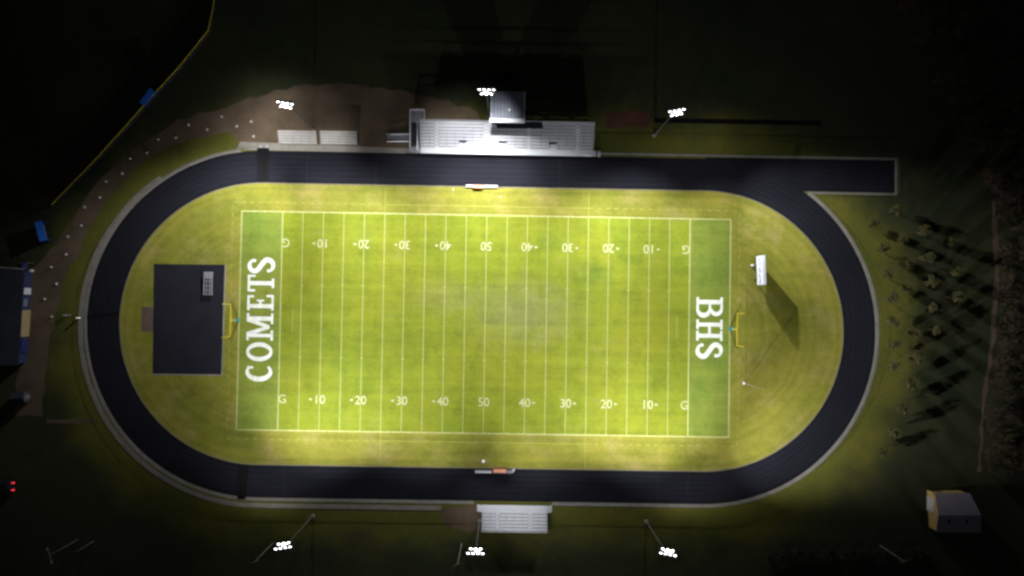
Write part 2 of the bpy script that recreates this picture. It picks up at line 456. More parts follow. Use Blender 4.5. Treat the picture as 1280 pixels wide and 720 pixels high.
# ---------------------------------------------------------------- pitch markings
W2 = 26.667*YD
Z = .036
b = MB()
def hline(mb, x0, x1, y, w, z=Z): mb.quad((x0,y-w/2,z),(x1,y-w/2,z),(x1,y+w/2,z),(x0,y+w/2,z))
def vline(mb, x, y0, y1, w, z=Z): mb.quad((x-w/2,y0,z),(x+w/2,y0,z),(x+w/2,y1,z),(x-w/2,y1,z))
lw = .14
hline(b, -60*YD-.1, 60*YD+.1, W2, .3); hline(b, -60*YD-.1, 60*YD+.1, -W2, .3)
for s in (-1, 1): vline(b, s*60*YD, -W2, W2, .3, Z+.004)
for i in range(21):
    x = (-50 + 5*i)*YD
    vline(b, x, -W2, W2, .26 if i in (0,20) else lw, Z+.004)
    if 0 < i < 20:
        for y in (-W2/3, W2/3): hline(b, x-.32, x+.32, y, .14, Z+.008)
for s in (-1, 1): vline(b, s*47*YD, -2.6, 2.6, .1, Z+.004)
struct(b.build('yard_lines', M['line']), 'pale painted yard lines and border of the football pitch', 'line')
b = MB()
ox, oy = 60*YD+2.0, W2+2.0
k = 0
x = -ox
while x < ox:                                     # dashed restraining border
    if not (-25*YD < x < 25*YD):
        for s in (-1, 1): hline(b, x, x+.95, s*oy, .14)
    x += 1.9
y = -oy
while y < oy:
    for s in (-1, 1): vline(b, s*ox, y, y+.95, .14, Z+.004)
    y += 1.9
for s in (-1, 1):
    hline(b, -25*YD, 25*YD, s*oy, .14)
    for t in (-1, 1):
        y0, y1 = sorted((s*(W2+.16), s*30.4 if s > 0 else -31.8))
        vline(b, t*25*YD, y0, y1, .12, Z+.004)
struct(b.build('border_lines', M['faint']), 'faint dashed border and team box lines around the pitch', 'line')

# slab serif end zone letters (strokes in a box of height 1)
def arcpts(cx, cy, rx, ry, t0, t1, n=18):
    return [(cx+rx*math.cos(math.radians(t0+(t1-t0)*i/n)), cy+ry*math.sin(math.radians(t0+(t1-t0)*i/n))) for i in range(n+1)]
def strip(pts, ws):
    """variable width stroke -> list of quads"""
    n = len(pts); L = []; R = []
    for i in range(n):
        a = pts[max(0,i-1)]; c = pts[min(n-1,i+1)]
        dx, dy = c[0]-a[0], c[1]-a[1]; l = math.hypot(dx,dy) or 1
        w = ws(i/(n-1))/2 if callable(ws) else ws/2
        L.append((pts[i][0]-dy/l*w, pts[i][1]+dx/l*w)); R.append((pts[i][0]+dy/l*w, pts[i][1]-dx/l*w))
    return [[R[i],R[i+1],L[i+1],L[i]] for i in range(n-1)]
def rect(x0,y0,x1,y1): return [[(x0,y0),(x1,y0),(x1,y1),(x0,y1)]]
def glyph(ch):
    st, sf = .165, .09
    if ch == 'C':
        w = .66
        p = arcpts(.36, .5, .28, .44, 50, 310, 30)
        return w, strip(p, lambda t: .085+.095*math.sin(PI*t)) + rect(.47,.72,.56,.95)
    if ch == 'O':
        w = .72
        return w, strip(arcpts(.36, .5, .28, .44, 0, 360, 40), lambda t: .105+.065*abs(math.cos(2*PI*t)))
    if ch == 'M':
        w = 1.02
        r = rect(.12,0,.12+st*.8,1) + rect(w-.12-st,0,w-.12,1)
        r += rect(0,0,.38,sf) + rect(w-.4,0,w,sf) + rect(0,1-sf,.2,1) + rect(w-.2,1-sf,w,1)
        r += [[(.44,.14),(.57,.14),(.31,1),(.14,1)]] + [[(.44,.14),(.57,.14),(w-.14,1),(w-.31,1)]]
        return w, r
    if ch == 'E':
        w = .62
        r = rect(.09,0,.09+st,1) + rect(0,0,w,sf) + rect(0,1-sf,w-.02,1) + rect(.2,.455,.42,.545)
        r += rect(w-.09,0,w,.27) + rect(w-.11,.75,w-.02,1) + rect(.36,.36,.43,.64)
        return w, r
    if ch == 'T':
        w = .66
        r = rect(w/2-st/2,0,w/2+st/2,1) + rect(0,1-sf,w,1) + rect(w/2-.19,0,w/2+.19,sf)
        r += rect(0,.71,.09,1) + rect(w-.09,.71,w,1)
        return w, r
    if ch == 'S':
        w = .66
        p = arcpts(.33,.745,.22,.205,8,195,18) + [(.2,.6),(.33,.515),(.46,.42)] + arcpts(.335,.265,.225,.215,20,-165,18)
        r = strip(p, lambda t: .085+.105*math.sin(PI*t))
        r += strip(arcpts(.525,.76,.035,.035,0,360,10), .07) + strip(arcpts(.13,.22,.035,.035,0,360,10), .07)
        return w, r
    if ch == 'B':
        w = .76
        r = rect(.1,0,.1+st,1) + rect(0,0,.45,sf) + rect(0,1-sf,.42,1) + rect(.2,.47,.44,.555)
        r += strip(arcpts(.42,.755,.2,.2,90,-90,14), lambda t: .09+.075*math.sin(PI*t))
        r += strip(arcpts(.44,.275,.24,.23,90,-90,14), lambda t: .09+.09*math.sin(PI*t))
        return w, r
    if ch == 'H':
        w = .86
        r = rect(.12,0,.12+st,1) + rect(w-.12-st,0,w-.12,1) + rect(.25,.455,w-.25,.55)
        for x in (0, w-.4): r += rect(x,0,x+.4,sf) + rect(x,1-sf,x+.4,1)
        return w, r
def word(chars, H, place, name, label):
    """chars: (letter, start, width) along the word in metres"""
    b = MB(); k = 0
    for ch, s0, wd in chars:
        w, qs = glyph(ch)[:2]
        sx = wd/w
        for q in qs:
            k += 1
            b.add([place(s0 + x*sx, y*H, Z+.004+.0006*k) for x, y in q], [(0,1,2,3)])
    # make every face look up
    o = b.build(name, M['letter'])
    for p in o.data.polygons:
        if p.normal.z < 0: p.flip()
    return struct(o, label, 'lettering')
def along_y(py): return P(325, py).y
H = 5.9
chars = []
for ch, p0, p1 in (('C',476.5,454.5),('O',451.5,428),('M',425.5,391.5),('E',388,368.5),('T',364.5,343.5),('S',342.5,321.5)):
    y0, y1 = P(325,p0).y, P(325,p1).y
    chars.append((ch, y0, y1-y0))
word(chars, H, lambda s, h, z: (-50.3+H/2-h+.1, s, z), 'end_zone_lettering', 'big white slab serif word COMETS painted in the left end zone')
chars = []
for ch, p0, p1 in (('B',371.5,397),('H',399.5,426),('S',427,449)):
    y0, y1 = P(887,p0).y, P(887,p1).y
    chars.append((ch, -y0, y0-y1))
word(chars, H, lambda s, h, z: (50.3-H/2+h, -s, z), 'end_zone_lettering', 'big white slab serif letters BHS painted in the right end zone')

# yard numbers
def text_mesh(s):
    cu = bpy.data.curves.new('digits', 'FONT'); cu.body = s; cu.size = 1; cu.align_x = 'CENTER'; cu.align_y = 'CENTER'
    cu.offset = .008
    o = bpy.data.objects.new('digits', cu); col.objects.link(o)
    bpy.context.view_layer.update()
    me = bpy.data.meshes.new_from_object(o)
    bpy.data.objects.remove(o); bpy.data.curves.remove(cu)
    v = [tuple(p.co) for p in me.vertices]; f = [tuple(p.vertices) for p in me.polygons]
    bpy.data.meshes.remove(me)
    xs = [p[0] for p in v]; ys = [p[1] for p in v]
    cx, cy = (min(xs)+max(xs))/2, (min(ys)+max(ys))/2
    return [((x-cx)/(max(ys)-min(ys)), (y-cy)/(max(ys)-min(ys))) for x, y, _ in v], f
yb = P(605, 502.5).y; yt = P(608, 308).y
glyphs = {s: text_mesh(s) for s in '0 1 2 3 4 5 G'.split()}
b = MB()
hh, ww = 1.95, 1.25
for up, y in ((1, yb), (-1, yt)):
    for i in range(11):
        x = (-50+10*i)*YD
        n = 'G' if i in (0,10) else str(min(i,10-i)*10)
        items = []
        if n == 'G':
            items = [('G', (.85 if i == 0 else -.85))]
        else:
            items = [(n[0], -.68*up), (n[1], .68*up)]
        for ch, dx in items:
            v, f = glyphs[ch]
            b.add([(x + dx + up*px_*hh*.95, y + up*py_*hh, Z+.012) for px_, py_ in v], f)
        if n not in ('G', '50'):
            s = -1 if i < 5 else 1
            tri = [(x+s*1.75, y-.33, Z+.012), (x+s*2.55, y, Z+.012), (x+s*1.75, y+.33, Z+.012)]
            b.add(tri, [(0,1,2) if s > 0 else (2,1,0)])
o = b.build('yard_numbers', M['num'])
for p in o.data.polygons:
    if p.normal.z < 0: p.flip()
struct(o, 'two rows of pale painted yard numbers with small arrows on the pitch', 'lettering')

# ---------------------------------------------------------------- floodlight poles
PH = 21.05
def make_pole():
    r = empty('light_pole')
    b = MB(); b.lathe([(.45,0),(.45,.35),(.40,.4)], n=16); b.build('footing', M['concrete'], r)
    b = MB(); b.lathe([(.19,.4),(.16,6),(.13,14),(.09,PH+.3)], n=14); b.build('pole', M['pole_steel'], r, True)
    b = MB()
    for z, hw, y in ((PH+.15, 1.5, .3), (PH-.6, 1.2, -.3)):
        b.obox((0,y,z), hw, .06, .06)
    b.obox((0,.15,PH+.02), .06, .2, .06); b.obox((0,-.15,PH-.47), .06, .2, .06)
    b.build('crossarm', M['steel'], r)
    b = MB(); b.box(.13,.45,-.18,.18,1.2,2.0); b.build('ballast_box', M['frame'], r)
    for z, yo, xs in ((PH+.15, .3, (-1.45,-.5,.5,1.45)), (PH-.6, -.35, (-1.0,0,1.0))):
        for x in xs:
            # local -y is the aiming side
            tilt = Matrix.Rotation(math.radians(-x*9), 3, 'Z') @ Matrix.Rotation(math.radians(90+24), 3, 'X')
            c = Vector((x, yo-.2, z-.02))
            h = MB(); h.lathe([(.08,-.36),(.19,-.28),(.27,-.05),(.33,.12),(.33,.15)], c, 14, tilt)
            fo = h.build('floodlight', M['alu_dull'], r, False)
            l = MB(); l.lathe([(.27,.152),(.26,.21),(.21,.29),(.12,.345),(.02,.36)], c, 14, tilt)
            l.build('lens', M['lens'], fo, True)
    return r
LP = {'TL': (P(393,161), (-46,-4)), 'TM': (P(611.5,146.5), (0,0)), 'TR': (P(818,169), (46,-4)),
      'BL': (P(391,645), (-44,0)), 'BM': (P(599.5,651), (0,0)), 'BR': (P(808,652), (44,0))}
LBL = {'TL': 'tall lit floodlight pole behind the two small bleachers',
       'TM': 'tall lit floodlight pole beside the press box',
       'TR': 'tall lit floodlight pole standing in grass near the black runway',
       'BL': 'tall lit floodlight pole beside the lower left concrete walkway',
       'BM': 'tall lit floodlight pole at the corner of the lower bleachers',
       'BR': 'tall lit floodlight pole in dark grass right of the lower bleachers'}
proto = make_pole()
head = {}
for i, k in enumerate(LP):
    p, aim = LP[k]
    o = proto if i == 0 else copy_tree(proto)
    o.location = (p.x, p.y, 0)
    a = math.atan2(aim[1]-p.y, aim[0]-p.x)
    o.rotation_euler.z = a + PI/2
    tag(o, LBL[k], 'light pole', 'floodlight poles around the track')
    d = Vector((math.cos(a), math.sin(a), 0))
    head[k] = Vector((p.x, p.y, PH-.1)) + d*.62

LIGHT = 1.24
def spot(k, tgt, power, size, blend=1., color=(.98, .985, 1.)):
    ld = bpy.data.lights.new('floodlight_beam', 'SPOT')
    ld.energy = power*LIGHT; ld.spot_size = math.radians(size); ld.spot_blend = blend
    ld.shadow_soft_size = .35; ld.color = color
    o = bpy.data.objects.new('floodlight_beam', ld); col.objects.link(o)
    o.location = head[k]
    o.rotation_euler = (Vector(tgt) - head[k]).to_track_quat('-Z', 'Y').to_euler()
KW = 1000.
BEAMS = [
 # pole, target, kW, cone
 ('TL', (-30, 12, 0), 150, 82), ('TL', (-62, 18, 0), 180, 68), ('TL', (-14, 5, 0), 115, 64), ('TL', (-45, 39, 0), 74, 92),
 ('TM', (-16, 15, 0), 105, 82), ('TM', (16, 15, 0), 105, 82), ('TM', (0, 28, 0), 135, 64), ('TM', (-3, 39.5, 0), 44, 84),
 ('TR', (30, 12, 0), 150, 82), ('TR', (58, 12, 0), 115, 60), ('TR', (14, 5, 0), 115, 64), ('TR', (86, 17, 0), 210, 50), ('TR', (47, 36, 0), 10, 84),
 ('BL', (-33, -14, 0), 105, 76), ('BL', (-44, -8, 0), 75, 62), ('BL', (-14, -4, 0), 95, 68), ('BL', (-47, -24, 0), 42, 92),
 ('BM', (-19, -13, 0), 78, 72), ('BM', (19, -13, 0), 78, 72), ('BM', (8, -40, 0), 20, 86),
 ('BR', (33, -14, 0), 105, 76), ('BR', (44, -8, 0), 75, 62), ('BR', (14, -4, 0), 95, 68), ('BR', (47, -24, 0), 42, 92), ('BR', (60, -10, 0), 55, 50), ('BR', (88, -16, 0), 230, 52),
]
for k, t, kw, s in BEAMS: spot(k, t, kw*KW, s)
# ---------------------------------------------------------------- bleachers
def rail(mb, pts, h, z_of, r=.035, posts=2.0, levels=(1., .5)):
    """tube railing along plan points, z_of gives the floor height"""
    for (a, c) in zip(pts[:-1], pts[1:]):
        za, zc = z_of(a), z_of(c)
        for l in levels:
            mb.tube((*a, za+h*l), (*c, zc+h*l), r, n=6)
        n = max(1, round(math.hypot(c[0]-a[0], c[1]-a[1])/posts))
        for i in range(n+1):
            t = i/n; x = a[0]+(c[0]-a[0])*t; y = a[1]+(c[1]-a[1])*t
            mb.tube((x,y,za+(zc-za)*t), (x,y,za+(zc-za)*t+h), r, n=6)

def bleacher(root, x0, x1, yf, d, rows, tread, rise, z0, walk, aisles=(), bays=(), mat='alu', seat_w=.27, side_rail=True, rail_h=1.05):
    """rows climb from the front edge yf in direction d (+1 north, -1 south)"""
    am = M[mat]
    Y = lambda t: yf + d*t
    def bx(mb, xa, xb, ta, tb, za, zb):
        ya, yb_ = sorted((Y(ta), Y(tb))); mb.box(xa, xb, ya, yb_, za, zb)
    if walk:
        b = MB()
        n = 4
        for i in range(n):
            bx(b, x0, x1, walk*i/n+.008, walk*(i+1)/n-.008, z0-.05, z0)
        b.build('front_walkway', am, root)
        b = MB(); bx(b, x0, x1, -.02, .0, z0-.25, z0-.055); b.build('fascia', am, root)
    # spans between aisles
    def spans(row):
        cuts = list(aisles) + ([c for c in bays] if row < 2 else [])
        cuts.sort(); xs = [x0+.05]; out = []
        for ca, cb in cuts:
            out.append((xs[-1], ca)); xs.append(cb)
        out.append((xs[-1], x1-.05))
        return [(a, c) for a, c in out if c-a > .2]
    for r in range(rows):
        t = walk + r*tread; z = z0 + (r+1)*rise
        b = MB()
        for a, c in spans(r):
            bx(b, a, c, t+.03, t+.03+seat_w, z+.17, z+.215)
        b.build('seat_plank', am, root)
        b = MB(); full = [(x0+.05, x1-.05)]
        if r < 2 and bays:
            full = []; xs = x0+.05
            for ca, cb in sorted(bays): full.append((xs, ca)); xs = cb
            full.append((xs, x1-.05))
        for a, c in full:
            bx(b, a, c, t+seat_w+.10, t+tread-.01, z-.02, z+.02)
        b.build('foot_board', am, root)
    b = MB()
    for r in range(rows):
        t = walk + r*tread; z = z0 + (r+1)*rise
        if r < 2 and bays: continue
        bx(b, x0+.05, x1-.05, t+.0, t+.02, z-rise+.03, z+.01)
        bx(b, x0+.05, x1-.05, t+.022, t+seat_w+.09, z-.03, z-.005)
    b.build('riser', M['riser'], root)
    for ca, cb in aisles:
        b = MB()
        for r in range(rows):
            t = walk + r*tread; z = z0 + (r+1)*rise
            bx(b, ca+.06, cb-.06, t-.02, t+seat_w+.06, z-.02, z+.02)
            bx(b, ca+.06, cb-.06, t-.02, t+.0, z-rise+.02, z-.03)
        b.build('aisle_step', am, root)
    for ca, cb in bays:
        b = MB(); bx(b, ca, cb, walk+.01, walk+2*tread-.25, z0-.05, z0); b.build('wheelchair_bay', am, root)
        b = MB(); bx(b, ca, cb, walk+2*tread-.16, walk+2*tread-.1, z0, z0+2*rise-.03)
        bx(b, ca+.2, cb-.2, walk+2*tread-.3, walk+2*tread-.2, z0+.0, z0+.12)
        b.build('kick_panel', M['frame'], root)
    zt = z0 + rows*rise; tt = walk + rows*tread
    b = MB()
    n = max(2, round((x1-x0)/1.9))
    for i in range(n+1):
        x = x0+.08 + (x1-x0-.16)*i/n
        b.tube((x, Y(walk+.1), z0+rise-.06), (x, Y(tt-.05), zt-.06), .05, n=6)
        for k in range(4):
            t = walk*.3 + (tt-walk*.3-.1)*k/3
            z = z0-.06 if t < walk else z0 + rise*(t-walk)/tread
            b.tube((x, Y(t), 0), (x, Y(t), max(.1, z-.05)), .045, n=6)
        b.tube((x, Y(walk+.1), .1), (x, Y(tt-.1), .1), .04, n=6)
    b.build('support_frame', M['frame'], root)
    b = MB()
    zf = lambda p: z0 if (p[1]-yf)*d < walk else z0 + rise*(((p[1]-yf)*d-walk)/tread)
    if side_rail:
        for x in (x0, x1):
            rail(b, [(x, Y(walk)), (x, Y(tt))], rail_h, zf)
        rail(b, [(x0, Y(tt)), (x1, Y(tt))], rail_h, zf)
        if walk:
            rail(b, [(x0, Y(.05)), (x1, Y(.05))], rail_h, lambda p: z0)
        b.build('guard_rail', M['alu'], root)
    return zt, tt

# home stand
zf0 = 1.1
xa, yfr = XY(526, 191.3, zf0); xb = XY(740.5, 193, zf0)[0]
stand = empty('grandstand', ((xa+xb)/2, yfr, 0))
hs = bpy.data.objects
def local(x): return x - (xa+xb)/2
def lx(px, z=2.): return local(P(px, 170, z).x)
ais = [(lx(543.5), lx(549)), (lx(604), lx(614)), (lx(658.5), lx(663.5)), (lx(718.5), lx(725))]
bays = [(lx(573.5), lx(583)), (lx(624), lx(633.5)), (lx(686.5), lx(696.5))]
zt, tt = bleacher(stand, local(xa), local(xb), 0, 1, 8, .66, .26, zf0, 1.5, ais, bays)
# handrails in the aisles
for ca, cb in ais:
    xm = (ca+cb)/2
    for r in (1, 4):
        b = MB(); t0, t1 = 1.5+r*.66, 1.5+(r+1.6)*.66
        za, zb_ = zf0+(r+1)*.26, zf0+(r+2.6)*.26
        b.tube((xm,t0,za),(xm,t0,za+.9),.03,n=6); b.tube((xm,t1,zb_),(xm,t1,zb_+.9),.03,n=6); b.tube((xm,t0,za+.9),(xm,t1,zb_+.9),.03,n=6)
        b.build('aisle_handrail', M['alu'], stand)
# right hand steps down to the ground
b = MB()
for i in range(6):
    x0_ = local(xb)+.02+i*.28
    b.box(x0_, x0_+.27, .1, 1.35, zf0-.18*(i+1)-.04, zf0-.18*(i+1)+0)
b.box(local(xb)+1.7, local(xb)+1.8, 0.05, 1.4, .0, .9)
b.build('end_steps', M['alu'], stand)
b = MB()
b.box(local(xb)+.3, local(xb)+1.2, .1, 1.3, .1, .5)
b.build('step_base', M['frame'], stand)
tag(stand, 'long silver aluminium grandstand with eight rows under the press box', 'grandstand')

# access ramp left of the stand
ramp_o = empty('access_ramp', (*XY(515,175), 0))
def rl(px, py, z): p = P(px, py, z); return (p.x - ramp_o.location.x, p.y - ramp_o.location.y, z)
b = MB()
def slab(mb, a, bb, c, d, th=.08):
    vs = [Vector(v) for v in (a,bb,c,d)]
    lo = [v - Vector((0,0,th)) for v in vs]
    mb.add(vs + lo, [(0,1,2,3),(7,6,5,4),(0,4,5,1),(1,5,6,2),(2,6,7,3),(3,7,4,0)])
slab(b, rl(484,177.5,.1), rl(513,177.5,.5), rl(513,168.5,.5), rl(484,168.5,.1)); b.build('ramp_deck', M['alu_dull'], ramp_o)
b = MB(); slab(b, rl(513,185,.5), rl(521.5,185,.5), rl(521.5,153,.8), rl(513,153,.8)); b.build('ramp_deck', M['frame'], ramp_o)
b = MB(); slab(b, rl(513,153,.82), rl(531,153,.82), rl(531,138,.82), rl(513,138,.82)); b.build('landing', M['alu_dull'], ramp_o)
b = MB(); slab(b, rl(522,187,1.08), rl(525.5,187,1.08), rl(530,153.2,.82), rl(522,153.2,.82)); b.build('ramp_deck', M['alu_dull'], ramp_o)
b = MB(); slab(b, rl(512,190.5,1.08), rl(525.5,190.5,1.08), rl(525.5,181,1.08), rl(512,185,1.08)); b.build('landing', M['alu_dull'], ramp_o)
for pts, wd in (([rl(513,186,.5), rl(513,153,.8), rl(513,138,.82)], .07), ([rl(522,188,1.08), rl(522,153,.82)], .075), ([rl(531,153,.82), rl(531,138,.82)], .045), ([rl(513,138,.82), rl(531,138,.82)], .045), ([rl(484,168.5,.1), rl(513,168.5,.5)], .05), ([rl(484,177.5,.1), rl(513,177.5,.5)], .05)):
    b = MB()
    for a, c in zip(pts[:-1], pts[1:]):
        a = Vector(a); c = Vector(c)
        for l in (.95, .5, .12): b.tube(a+Vector((0,0,l)), c+Vector((0,0,l)), wd, n=6)
        n = max(1, round((c-a).length/1.4))
        for i in range(n+1):
            p = a.lerp(c, i/n); b.tube(p, p+Vector((0,0,.95)), .035, n=6)
    b.build('handrail', M['alu'], ramp_o)
for px, py, z in ((486,172,.1),(500,177,.3),(500,169,.3),(514,183,.5),(521,183,.5),(514,165,.65),(514,139,.8),(530,139,.8),(530,152,.8),(524,188,1.0)):
    b = MB(); p = rl(px,py,0); b.tube((p[0],p[1],0),(p[0],p[1],max(.08,z-.08)),.05,n=6)
    b.build('leg', M['frame'], ramp_o)
tag(ramp_o, 'grey metal wheelchair ramp with rails folding up the left end of the grandstand', 'ramp')

# press box
ZR = 8.6
p00 = P(613.5, 147.5, ZR); p11 = P(656, 114, ZR)
pbx = empty('press_box', ((p00.x+p11.x)/2, p00.y, 0))
wx = (p11.x-p00.x)/2; dp = p11.y-p00.y
b = MB()
vs = []
nb = 10
for i in range(nb):                 # ribbed mono-pitch roof falling to the back
    xa_ = -wx + 2*wx*i/nb; xc = xa_ + 2*wx/nb
    for (u, v, hz) in ((xa_, xc, 0.),):
        b.add([(u,0,ZR+hz),(v,0,ZR+hz),(v,dp,ZR-.35+hz),(u,dp,ZR-.35+hz),(u,0,ZR-.1),(v,0,ZR-.1),(v,dp,ZR-.45),(u,dp,ZR-.45)],
              [(0,1,2,3),(7,6,5,4),(0,4,5,1),(1,5,6,2),(2,6,7,3),(3,7,4,0)])
rf = b.build('roof', M['roof_metal'], pbx)
for i in range(1, nb):
    x = -wx + 2*wx*i/nb; b = MB()
    b.add([(x-.05,.04,ZR+.003),(x+.05,.04,ZR+.003),(x+.05,dp,ZR-.347),(x-.05,dp,ZR-.347),(x-.05,.04,ZR+.06),(x+.05,.04,ZR+.06),(x+.05,dp,ZR-.29),(x-.05,dp,ZR-.29)],
          [(3,2,1,0),(4,5,6,7),(0,1,5,4),(1,2,6,5),(2,3,7,6),(3,0,4,7)])
    b.build('roof_seam', M['frame'], rf)
for x in (-wx-.03, wx+.03):
    b = MB()
    b.add([(x-.05,0,ZR-.12),(x+.05,0,ZR-.12),(x+.05,dp,ZR-.47),(x-.05,dp,ZR-.47),(x-.05,0,ZR+.08),(x+.05,0,ZR+.08),(x+.05,dp,ZR-.27),(x-.05,dp,ZR-.27)],
          [(3,2,1,0),(4,5,6,7),(0,1,5,4),(1,2,6,5),(2,3,7,6),(3,0,4,7)])
    b.build('roof_trim', M['alu'], rf)
b = MB(); b.box(-wx-.3, wx+.12, -.9, -.02, ZR-.14, ZR-.04); b.build('front_awning', M['alu'], pbx)
b = MB(); b.tube((.35,1.7,ZR-.1),(.35,1.7,ZR+.5),.14,n=10); b.lathe([(.25,ZR+.5),(.25,ZR+.56),(.03,ZR+.7)],(.35,1.7,0),10); b.build('roof_vent', M['white'], rf)
zb = zt + .1
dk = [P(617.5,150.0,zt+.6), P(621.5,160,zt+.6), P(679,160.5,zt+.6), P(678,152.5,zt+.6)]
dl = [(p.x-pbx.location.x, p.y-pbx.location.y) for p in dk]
b = MB(); b.prism(dl, zt+.5, zt+.6); b.build('shade_panel', M['shade'], pbx)  # dark panel added to stand in for shade below the press box
for x, y in ((dl[1][0]+.2,dl[1][1]+.2),(0,dl[1][1]+.2),(dl[2][0]-.2,dl[2][1]+.2),(dl[3][0]-.2,dl[3][1]-.2)):
    b = MB(); b.tube((x,y,zt-1.2),(x,y,zt+.49),.06,n=6); b.build('shade_panel_post', M['frame'], pbx)  # invented posts carrying the added shadow panel
b = MB()
zc_ = zb + 2.2
for z0_, z1_ in ((zb, zc_-1.25), (zc_-.3, zc_+1.0), (ZR-.55, ZR-.15)): b.box(-wx+.1, wx-.1, .15, .27, z0_, z1_)
for i in range(6):
    x = -wx+.1 + (2*wx-.32)*i/5; b.box(x, x+.12, .152, .268, zc_-1.25, zc_-.3); b.box(x, x+.12, .152, .268, zc_+1.0, ZR-.55)
b.box(-wx+.1, -wx+.22, .272, dp-.2, zb, ZR-.5); b.box(wx-.22, wx-.1, .272, dp-.2, zb, ZR-.5)
b.box(-wx+.1, wx-.1, dp-.198, dp-.08, zb, ZR-.5); b.box(-wx+.05, wx-.05, .1, dp-.05, zb-.15, zb-.003)
b.build('wall', M['wall_blue'], pbx)
for i in range(5):
    x = -wx+.1 + (2*wx-.32)*i/5
    for z0_, z1_ in ((zc_-1.24, zc_-.31), (zc_+1.01, ZR-.56)):
        b = MB(); b.box(x+.13, x+(2*wx-.32)/5-.01, .2, .22, z0_, z1_); b.build('window', M['glass'], pbx)
b = MB()
for x in (-wx+.3, 0, wx-.3):
    for y in (.3, dp-.3): b.tube((x,y,0),(x,y,zb-.16),.1,n=8)
b.build('leg', M['frame'], pbx)
tag(pbx, 'grey metal roofed press box standing behind the middle of the grandstand', 'press box')

# small bleachers, upper left
for (pxa, pxb, py0, py1), lb in (((348, 396.5, 179.3, 162.5), 'left one of the two small silver bleachers above the track'),
                                 ((400.5, 447, 180, 163), 'right one of the two small silver bleachers above the track')):
    x0_, y0_ = XY(pxa, py0, .5); x1_ = XY(pxb, py0, .5)[0]; y1_ = XY(pxa, py1, 1.5)[1]
    r = empty('small_bleacher', ((x0_+x1_)/2, y0_, 0))
    h = (x1_-x0_)/2
    bleacher(r, -h, h, 0, 1, 5, (y1_-y0_)/5, .22, .2, 0, mat='alu_warm', side_rail=False, seat_w=.29)
    tag(r, lb, 'bleachers', 'portable bleachers by the track')

# visitor stand
xa2, yf2 = XY(602.5, 631.5, .8); xb2 = XY(683.5, 631.5, .8)[0]
vs_ = empty('visitor_bleacher', ((xa2+xb2)/2, yf2, 0))
l2 = lambda px, z=1.5: P(px, 650, z).x - (xa2+xb2)/2
zt2, tt2 = bleacher(vs_, l2(602.5), l2(683.5), 0, -1, 5, .68, .24, .8, 1.75, [(l2(619.5), l2(624)), (l2(660.5), l2(665.5))], [])
b = MB()
for s, xe in ((-1, l2(602.5)), (1, l2(683.5))):
    for i in range(4):
        x = xe + s*(.02 + .29*i); xx = sorted((x, x+s*.28))
        b.box(xx[0], xx[1], -1.6, -.05, .8-.17*(i+1)-.04, .8-.17*(i+1))
b.build('end_steps', M['alu'], vs_)
tag(vs_, 'silver five row bleachers on the lower side of the track', 'bleachers')

# ---------------------------------------------------------------- sideline benches, boxes
def bench(px0, px1, py, lb, n=0):
    x0_, y0_ = XY(px0, py, .45); x1_ = XY(px1, py, .45)[0]
    r = empty('team_bench', ((x0_+x1_)/2, y0_, 0)); h = (x1_-x0_)/2
    b = MB(); b.box(-h,h,-.17,.17,.43,.47); b.build('seat', M['bench_alu'], r)
    b = MB(); b.box(-h,h,-.42,-.2,.16,.19) if n else b.box(-h,h,.2,.42,.16,.19); b.build('foot_rest', M['alu'], r)
    for s in (-1, -.33, .33, 1):
        b = MB(); x = s*(h-.15)
        b.tube((x,-.14,0),(x,-.14,.43),.03,n=6); b.tube((x,.14,0),(x,.14,.43),.03,n=6); b.box(x-.03,x+.03,-.4 if n else -.16,.16 if n else .4,.12,.157)
        b.build('leg', M['alu_dull'], r)
    tag(r, lb, 'bench', 'team benches on the sidelines')
bench(582.5, 590.5, 233, 'short white bench left of the pale orange box on the upper sideline')
bench(604, 622, 233.5, 'long white bench right of the pale orange box on the upper sideline')
bench(594, 614.5, 588.8, 'long white bench on the lower sideline', 1)
def tbox(px0, px1, py0, py1, lb):
    x0_, y1_ = XY(px0, py0, .9); x1_, y0_ = XY(px1, py1, .9)
    r = empty('equipment_box', ((x0_+x1_)/2, (y0_+y1_)/2, 0)); hx = (x1_-x0_)/2; hy = (y1_-y0_)/2
    b = MB(); b.prism([(-hx+.1,-hy),(hx-.1,-hy),(hx,-hy+.1),(hx,hy-.1),(hx-.1,hy),(-hx+.1,hy),(-hx,hy-.1),(-hx,-hy+.1)], .12, .8); b.build('body', M['orange'], r)
    b = MB(); b.prism([(-hx-.02,-hy-.04),(hx+.02,-hy-.04),(hx+.02,hy+.04),(-hx-.02,hy+.04)], .802, .88); b.box(-hx*.5,hx*.5,-.05,.05,.882,.91); b.build('lid', M['pink'], r)
    for sx in (-1,1):
        for sy in (-1,1):
            b = MB(); b.tube((sx*(hx-.2),sy*(hy-.12)-.04,.11),(sx*(hx-.2),sy*(hy-.12)+.04,.11),.11,n=12); b.build('wheel', M['tyre'], r)
    tag(r, lb, 'box', 'equipment boxes on the sidelines')
tbox(590.8, 603.2, 231, 234.8, 'pale orange equipment box between two white benches on the upper sideline')
tbox(616.8, 632.5, 587.4, 591, 'pale orange equipment box right of the white bench on the lower sideline')
